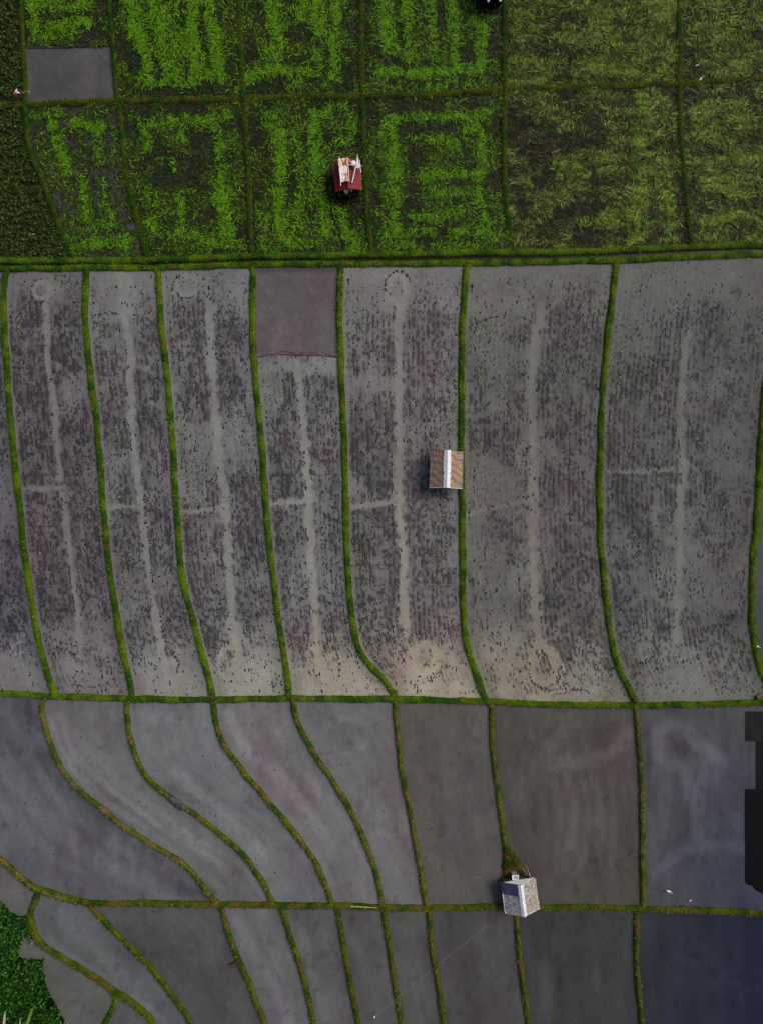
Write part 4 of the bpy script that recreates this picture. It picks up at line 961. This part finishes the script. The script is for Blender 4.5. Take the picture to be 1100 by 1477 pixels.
egret(963.6, 1285, R(-12), 1.05, 'large white egret wading in dark blue water at the lower right')
egret(995, 1298.4, R(50), .7, 'small white egret in dark blue water close to the lower bank')

# --- person bending at the bund, upper left
M_SKIN = mat('skin', .6, .3, col=(122,82,60), attr=False, bump=0, namt=.08)
M_SHIRT = ramp_mat('white_shirt', [(.3, (226,224,218)), (.7, (246,246,242))], .8, .1, scale=6, fine=.08)
M_REDC = ramp_mat('red_cloth', [(.3, (168,8,20)), (.7, (214,38,52))], .8, .1, scale=5, fine=.15)
M_HAIR = mat('hair', .7, .2, col=(30,16,14), attr=False, bump=.3, namt=.2)
M_TROU = ramp_mat('grey_trousers', [(.3, (48,44,54)), (.7, (72,66,76))], .8, .1, scale=5)
M_STEEL = mat('steel', .35, .5, col=(200,200,196), attr=False, bump=0, namt=.05)
pp_ = P(28.5, 143, 0)
ps = empty('person', (pp_.x, pp_.y, 0), R(28), 'person in white shirt and red shorts bending over a bund with a sickle', 'person')
J = dict(pel=(-.10,0,.88), sp1=(.06,0,1.0), sp2=(.24,0,1.12), ch=(.40,0,1.22), nk=(.52,0,1.27), hd0=(.58,0,1.29), hd1=(.68,0,1.31))
def body_parts():
    v = [J['pel'], J['sp1'], J['sp2'], J['ch'], J['nk'], J['hd0'], J['hd1'], (.74,0,1.30)]
    e = [(0,1),(1,2),(2,3),(3,4),(4,5),(5,6),(6,7)]
    r = [(.14,.12),(.13,.10),(.14,.10),(.14,.10),(.055,.055),(.08,.08),(.10,.09),(.06,.06)]
    def chain(start, pts, rs):
        prev = start
        for p_, q_ in zip(pts, rs):
            v.append(p_); r.append((q_, q_)); e.append((prev, len(v)-1)); prev = len(v)-1
        return prev
    for s_ in (-1, 1):
        # legs: hip, knee, ankle, toe
        chain(0, [(-.10,s_*.10,.82),(-.02+.06*s_,s_*.14,.48),(-.08+.12*s_,s_*.15,.09),(.08+.12*s_,s_*.16,.04)], [.095,.062,.042,.035])
        # arms
        if s_ < 0: pts = [(.42,-.19,1.20),(.56,-.26,.98),(.78,-.20,.86),(.86,-.18,.83)]
        else: pts = [(.42,.19,1.20),(.50,.24,.94),(.66,.12,.78),(.73,.09,.74)]
        hnd = chain(3, pts, [.055,.042,.028,.026])
        hx, hy, hz = pts[-1]
        for k in range(4):
            yy = (k-1.5)*.018; ln = (.045,.055,.05,.038)[k]
            chain(hnd, [(hx+.03,hy+yy,hz-.01),(hx+.03+ln,hy+yy,hz-.02),(hx+.02+ln,hy+yy*.8,hz-.05)], [.010,.009,.007])
        chain(hnd, [(hx+.01,hy-s_*.03,hz-.01),(hx+.045,hy-s_*.035,hz-.035)], [.010,.008])
    return v, e, r
v_, e_, r_ = body_parts()
skin_obj('person_body', v_, e_, r_, M_SKIN, ps, 1)
ps.children
def cloth(name, vs, es, rs, m, root=0): return skin_obj(name, vs, es, rs, m, ps, 2, root)
cloth('shirt', [(-.04,0,.93),(.06,0,1.01),(.24,0,1.14),(.40,0,1.24),(.47,0,1.27),(.42,-.19,1.21),(.52,-.24,1.06),(.42,.19,1.21),(.47,.22,1.03)], [(0,1),(1,2),(2,3),(3,4),(3,5),(5,6),(3,7),(7,8)],
      [(.165,.13),(.16,.125),(.175,.13),(.165,.125),(.08,.08),(.08,.075),(.065,.065),(.08,.075),(.065,.065)], M_SHIRT, 2)
cloth('shorts', [(-.11,0,.93),(-.12,0,.84),(-.10,.11,.76),(-.04,.14,.56),(-.10,-.11,.76),(-.09,-.14,.56)], [(0,1),(1,2),(2,3),(1,4),(4,5)], [(.17,.15),(.17,.16),(.115,.115),(.10,.10),(.115,.115),(.10,.10)], M_REDC, 1)
for s_ in (-1, 1):
    cloth('boot', [(-.04+.09*s_,s_*.147,.36),(-.08+.12*s_,s_*.15,.09),(.10+.12*s_,s_*.16,.05)], [(0,1),(1,2)], [.068,.058,.048], M_TROU)
cloth('hair', [(.58,0,1.35),(.68,0,1.37),(.72,0,1.35),(.60,0,1.30)], [(0,1),(1,2),(0,3)], [(.085,.06),(.09,.06),(.05,.04),(.08,.06)], M_HAIR)
cloth('scarf', [(.30,-.10,1.27),(.12,-.12,1.13),(-.10,-.10,1.04),(-.22,-.08,.93)], [(0,1),(1,2),(2,3)], [(.08,.04),(.09,.05),(.09,.05),(.05,.03)], M_REDC)
for s_ in (-1, 1):
    bm_obj('eye', M_HAIR, ps, lambda bm: lathe(bm, [(.004, -.01), (.011, 0), (.004, .01)], (.765, s_*.032, 1.275), 8))
    bm_obj('ear', M_SKIN, ps, lambda bm: lathe(bm, [(.008, -.02), (.022, 0), (.008, .025)], (.68, s_*.098, 1.28), 8))
bm_obj('nose', M_SKIN, ps, lambda bm: addtube(bm, [(.77, 0, 1.28), (.80, 0, 1.235)], [.01, .016], 6))
bm_obj('mouth', M_REDC, ps, lambda bm: addbox(bm, (.745, 0, 1.21), (.02, .05, .012)))
# sickle in the outstretched hand
sk_base = ps.matrix_basis
sx_, sy_ = .90, -.18
sic = empty('sickle', (0, 0, 0), 0, 'pale long handled sickle held out over the bund by the bending person', 'sickle')
Mx = Vector((pp_.x, pp_.y, 0))
def L2W(x, y, z): a_ = R(28); return Vector((pp_.x+x*math.cos(a_)-y*math.sin(a_), pp_.y+x*math.sin(a_)+y*math.cos(a_), z))
s0 = L2W(.90, -.18, .80); s1 = P(41, 130.6, .55)
sic.location = s0
bm_obj('handle', M_STRAW, sic, lambda bm: addtube(bm, [L2W(.80, -.17, .84)-s0, s1-s0], .028, 8))
bm_obj('blade', M_STEEL, sic, lambda bm: addtube(bm, [s1-s0, s1-s0+Vector((.10, -.06, -.05)), s1-s0+Vector((.13, -.18, -.1)), s1-s0+Vector((.05, -.28, -.12))], [.02, .028, .024, .006], 6))

# --- tall cane plants at the bottom left corner
M_CANE = ramp_mat('cane_leaf', [(.3, (70,110,20)), (.7, (130,160,40))], .5, .4, scale=3)
M_DEAD = ramp_mat('dead_cane_leaf', [(.3, (150,140,110)), (.7, (206,196,170))], .7, .2, scale=3)
def leaf(bm, A, B, wd, sag=.2, n=10):
    A, B = Vector(A), Vector(B); t = (B-A).normalized(); s_ = t.cross(Vector((0, 0, 1))).normalized()
    pr = None
    for i in range(n+1):
        u = i/n; p = A+(B-A)*u+Vector((0, 0, sag*4*u*(1-u))); w_ = wd*(.35+1.3*u)*(1-u**3)*.5+.004
        row_ = [bm.verts.new(p-s_*w_+Vector((0, 0, .03))), bm.verts.new(p), bm.verts.new(p+s_*w_+Vector((0, 0, .03)))]
        if pr:
            for k in range(2): bm.faces.new((pr[k], pr[k+1], row_[k+1], row_[k]))
        pr = row_
for (bx, by), lb, lv in [((10, 1500), 'tall cane with a dead pale leaf at the very bottom left corner', [((7,1500,2.2),(8.5,1457,3.2),.34,1), ((0,1500,2.2),(-2,1466,3.0),.3,0), ((10,1505,2),(-6,1480,2.6),.3,0)]),
                     ((38, 1500), 'tall cane with a bright green pointed leaf at the bottom edge', [((34,1498,2.2),(48.5,1452,3.4),.38,0), ((32,1500,2.2),(30,1468,3.0),.16,1), ((36,1500,2.2),(41,1468,3.0),.3,0), ((38,1502,2.2),(62,1490,2.8),.3,0)]),
                     ((96, 1492), 'small tuft of yellow green grass leaning over the shore at the bottom edge', [((90,1484,.5),(97,1469,.9),.12,0), ((92,1485,.5),(88,1471,.8),.1,0), ((94,1486,.4),(99,1474,.7),.1,1)])]:
    b0 = P(bx, by, 0); t = empty('cane', tuple(b0), 0, lb, 'cane')
    bm_obj('stem', M_STRAW, t, lambda bm: addtube(bm, [(0, 0, 0), (.02, .01, lv[0][0][2]*.9)], [.04, .02], 8))
    for A, B, wd, dd in lv:
        bm_obj('leaf', M_DEAD if dd else M_CANE, t, lambda bm: leaf(bm, P(*A)-b0, P(*B)-b0, wd), True)
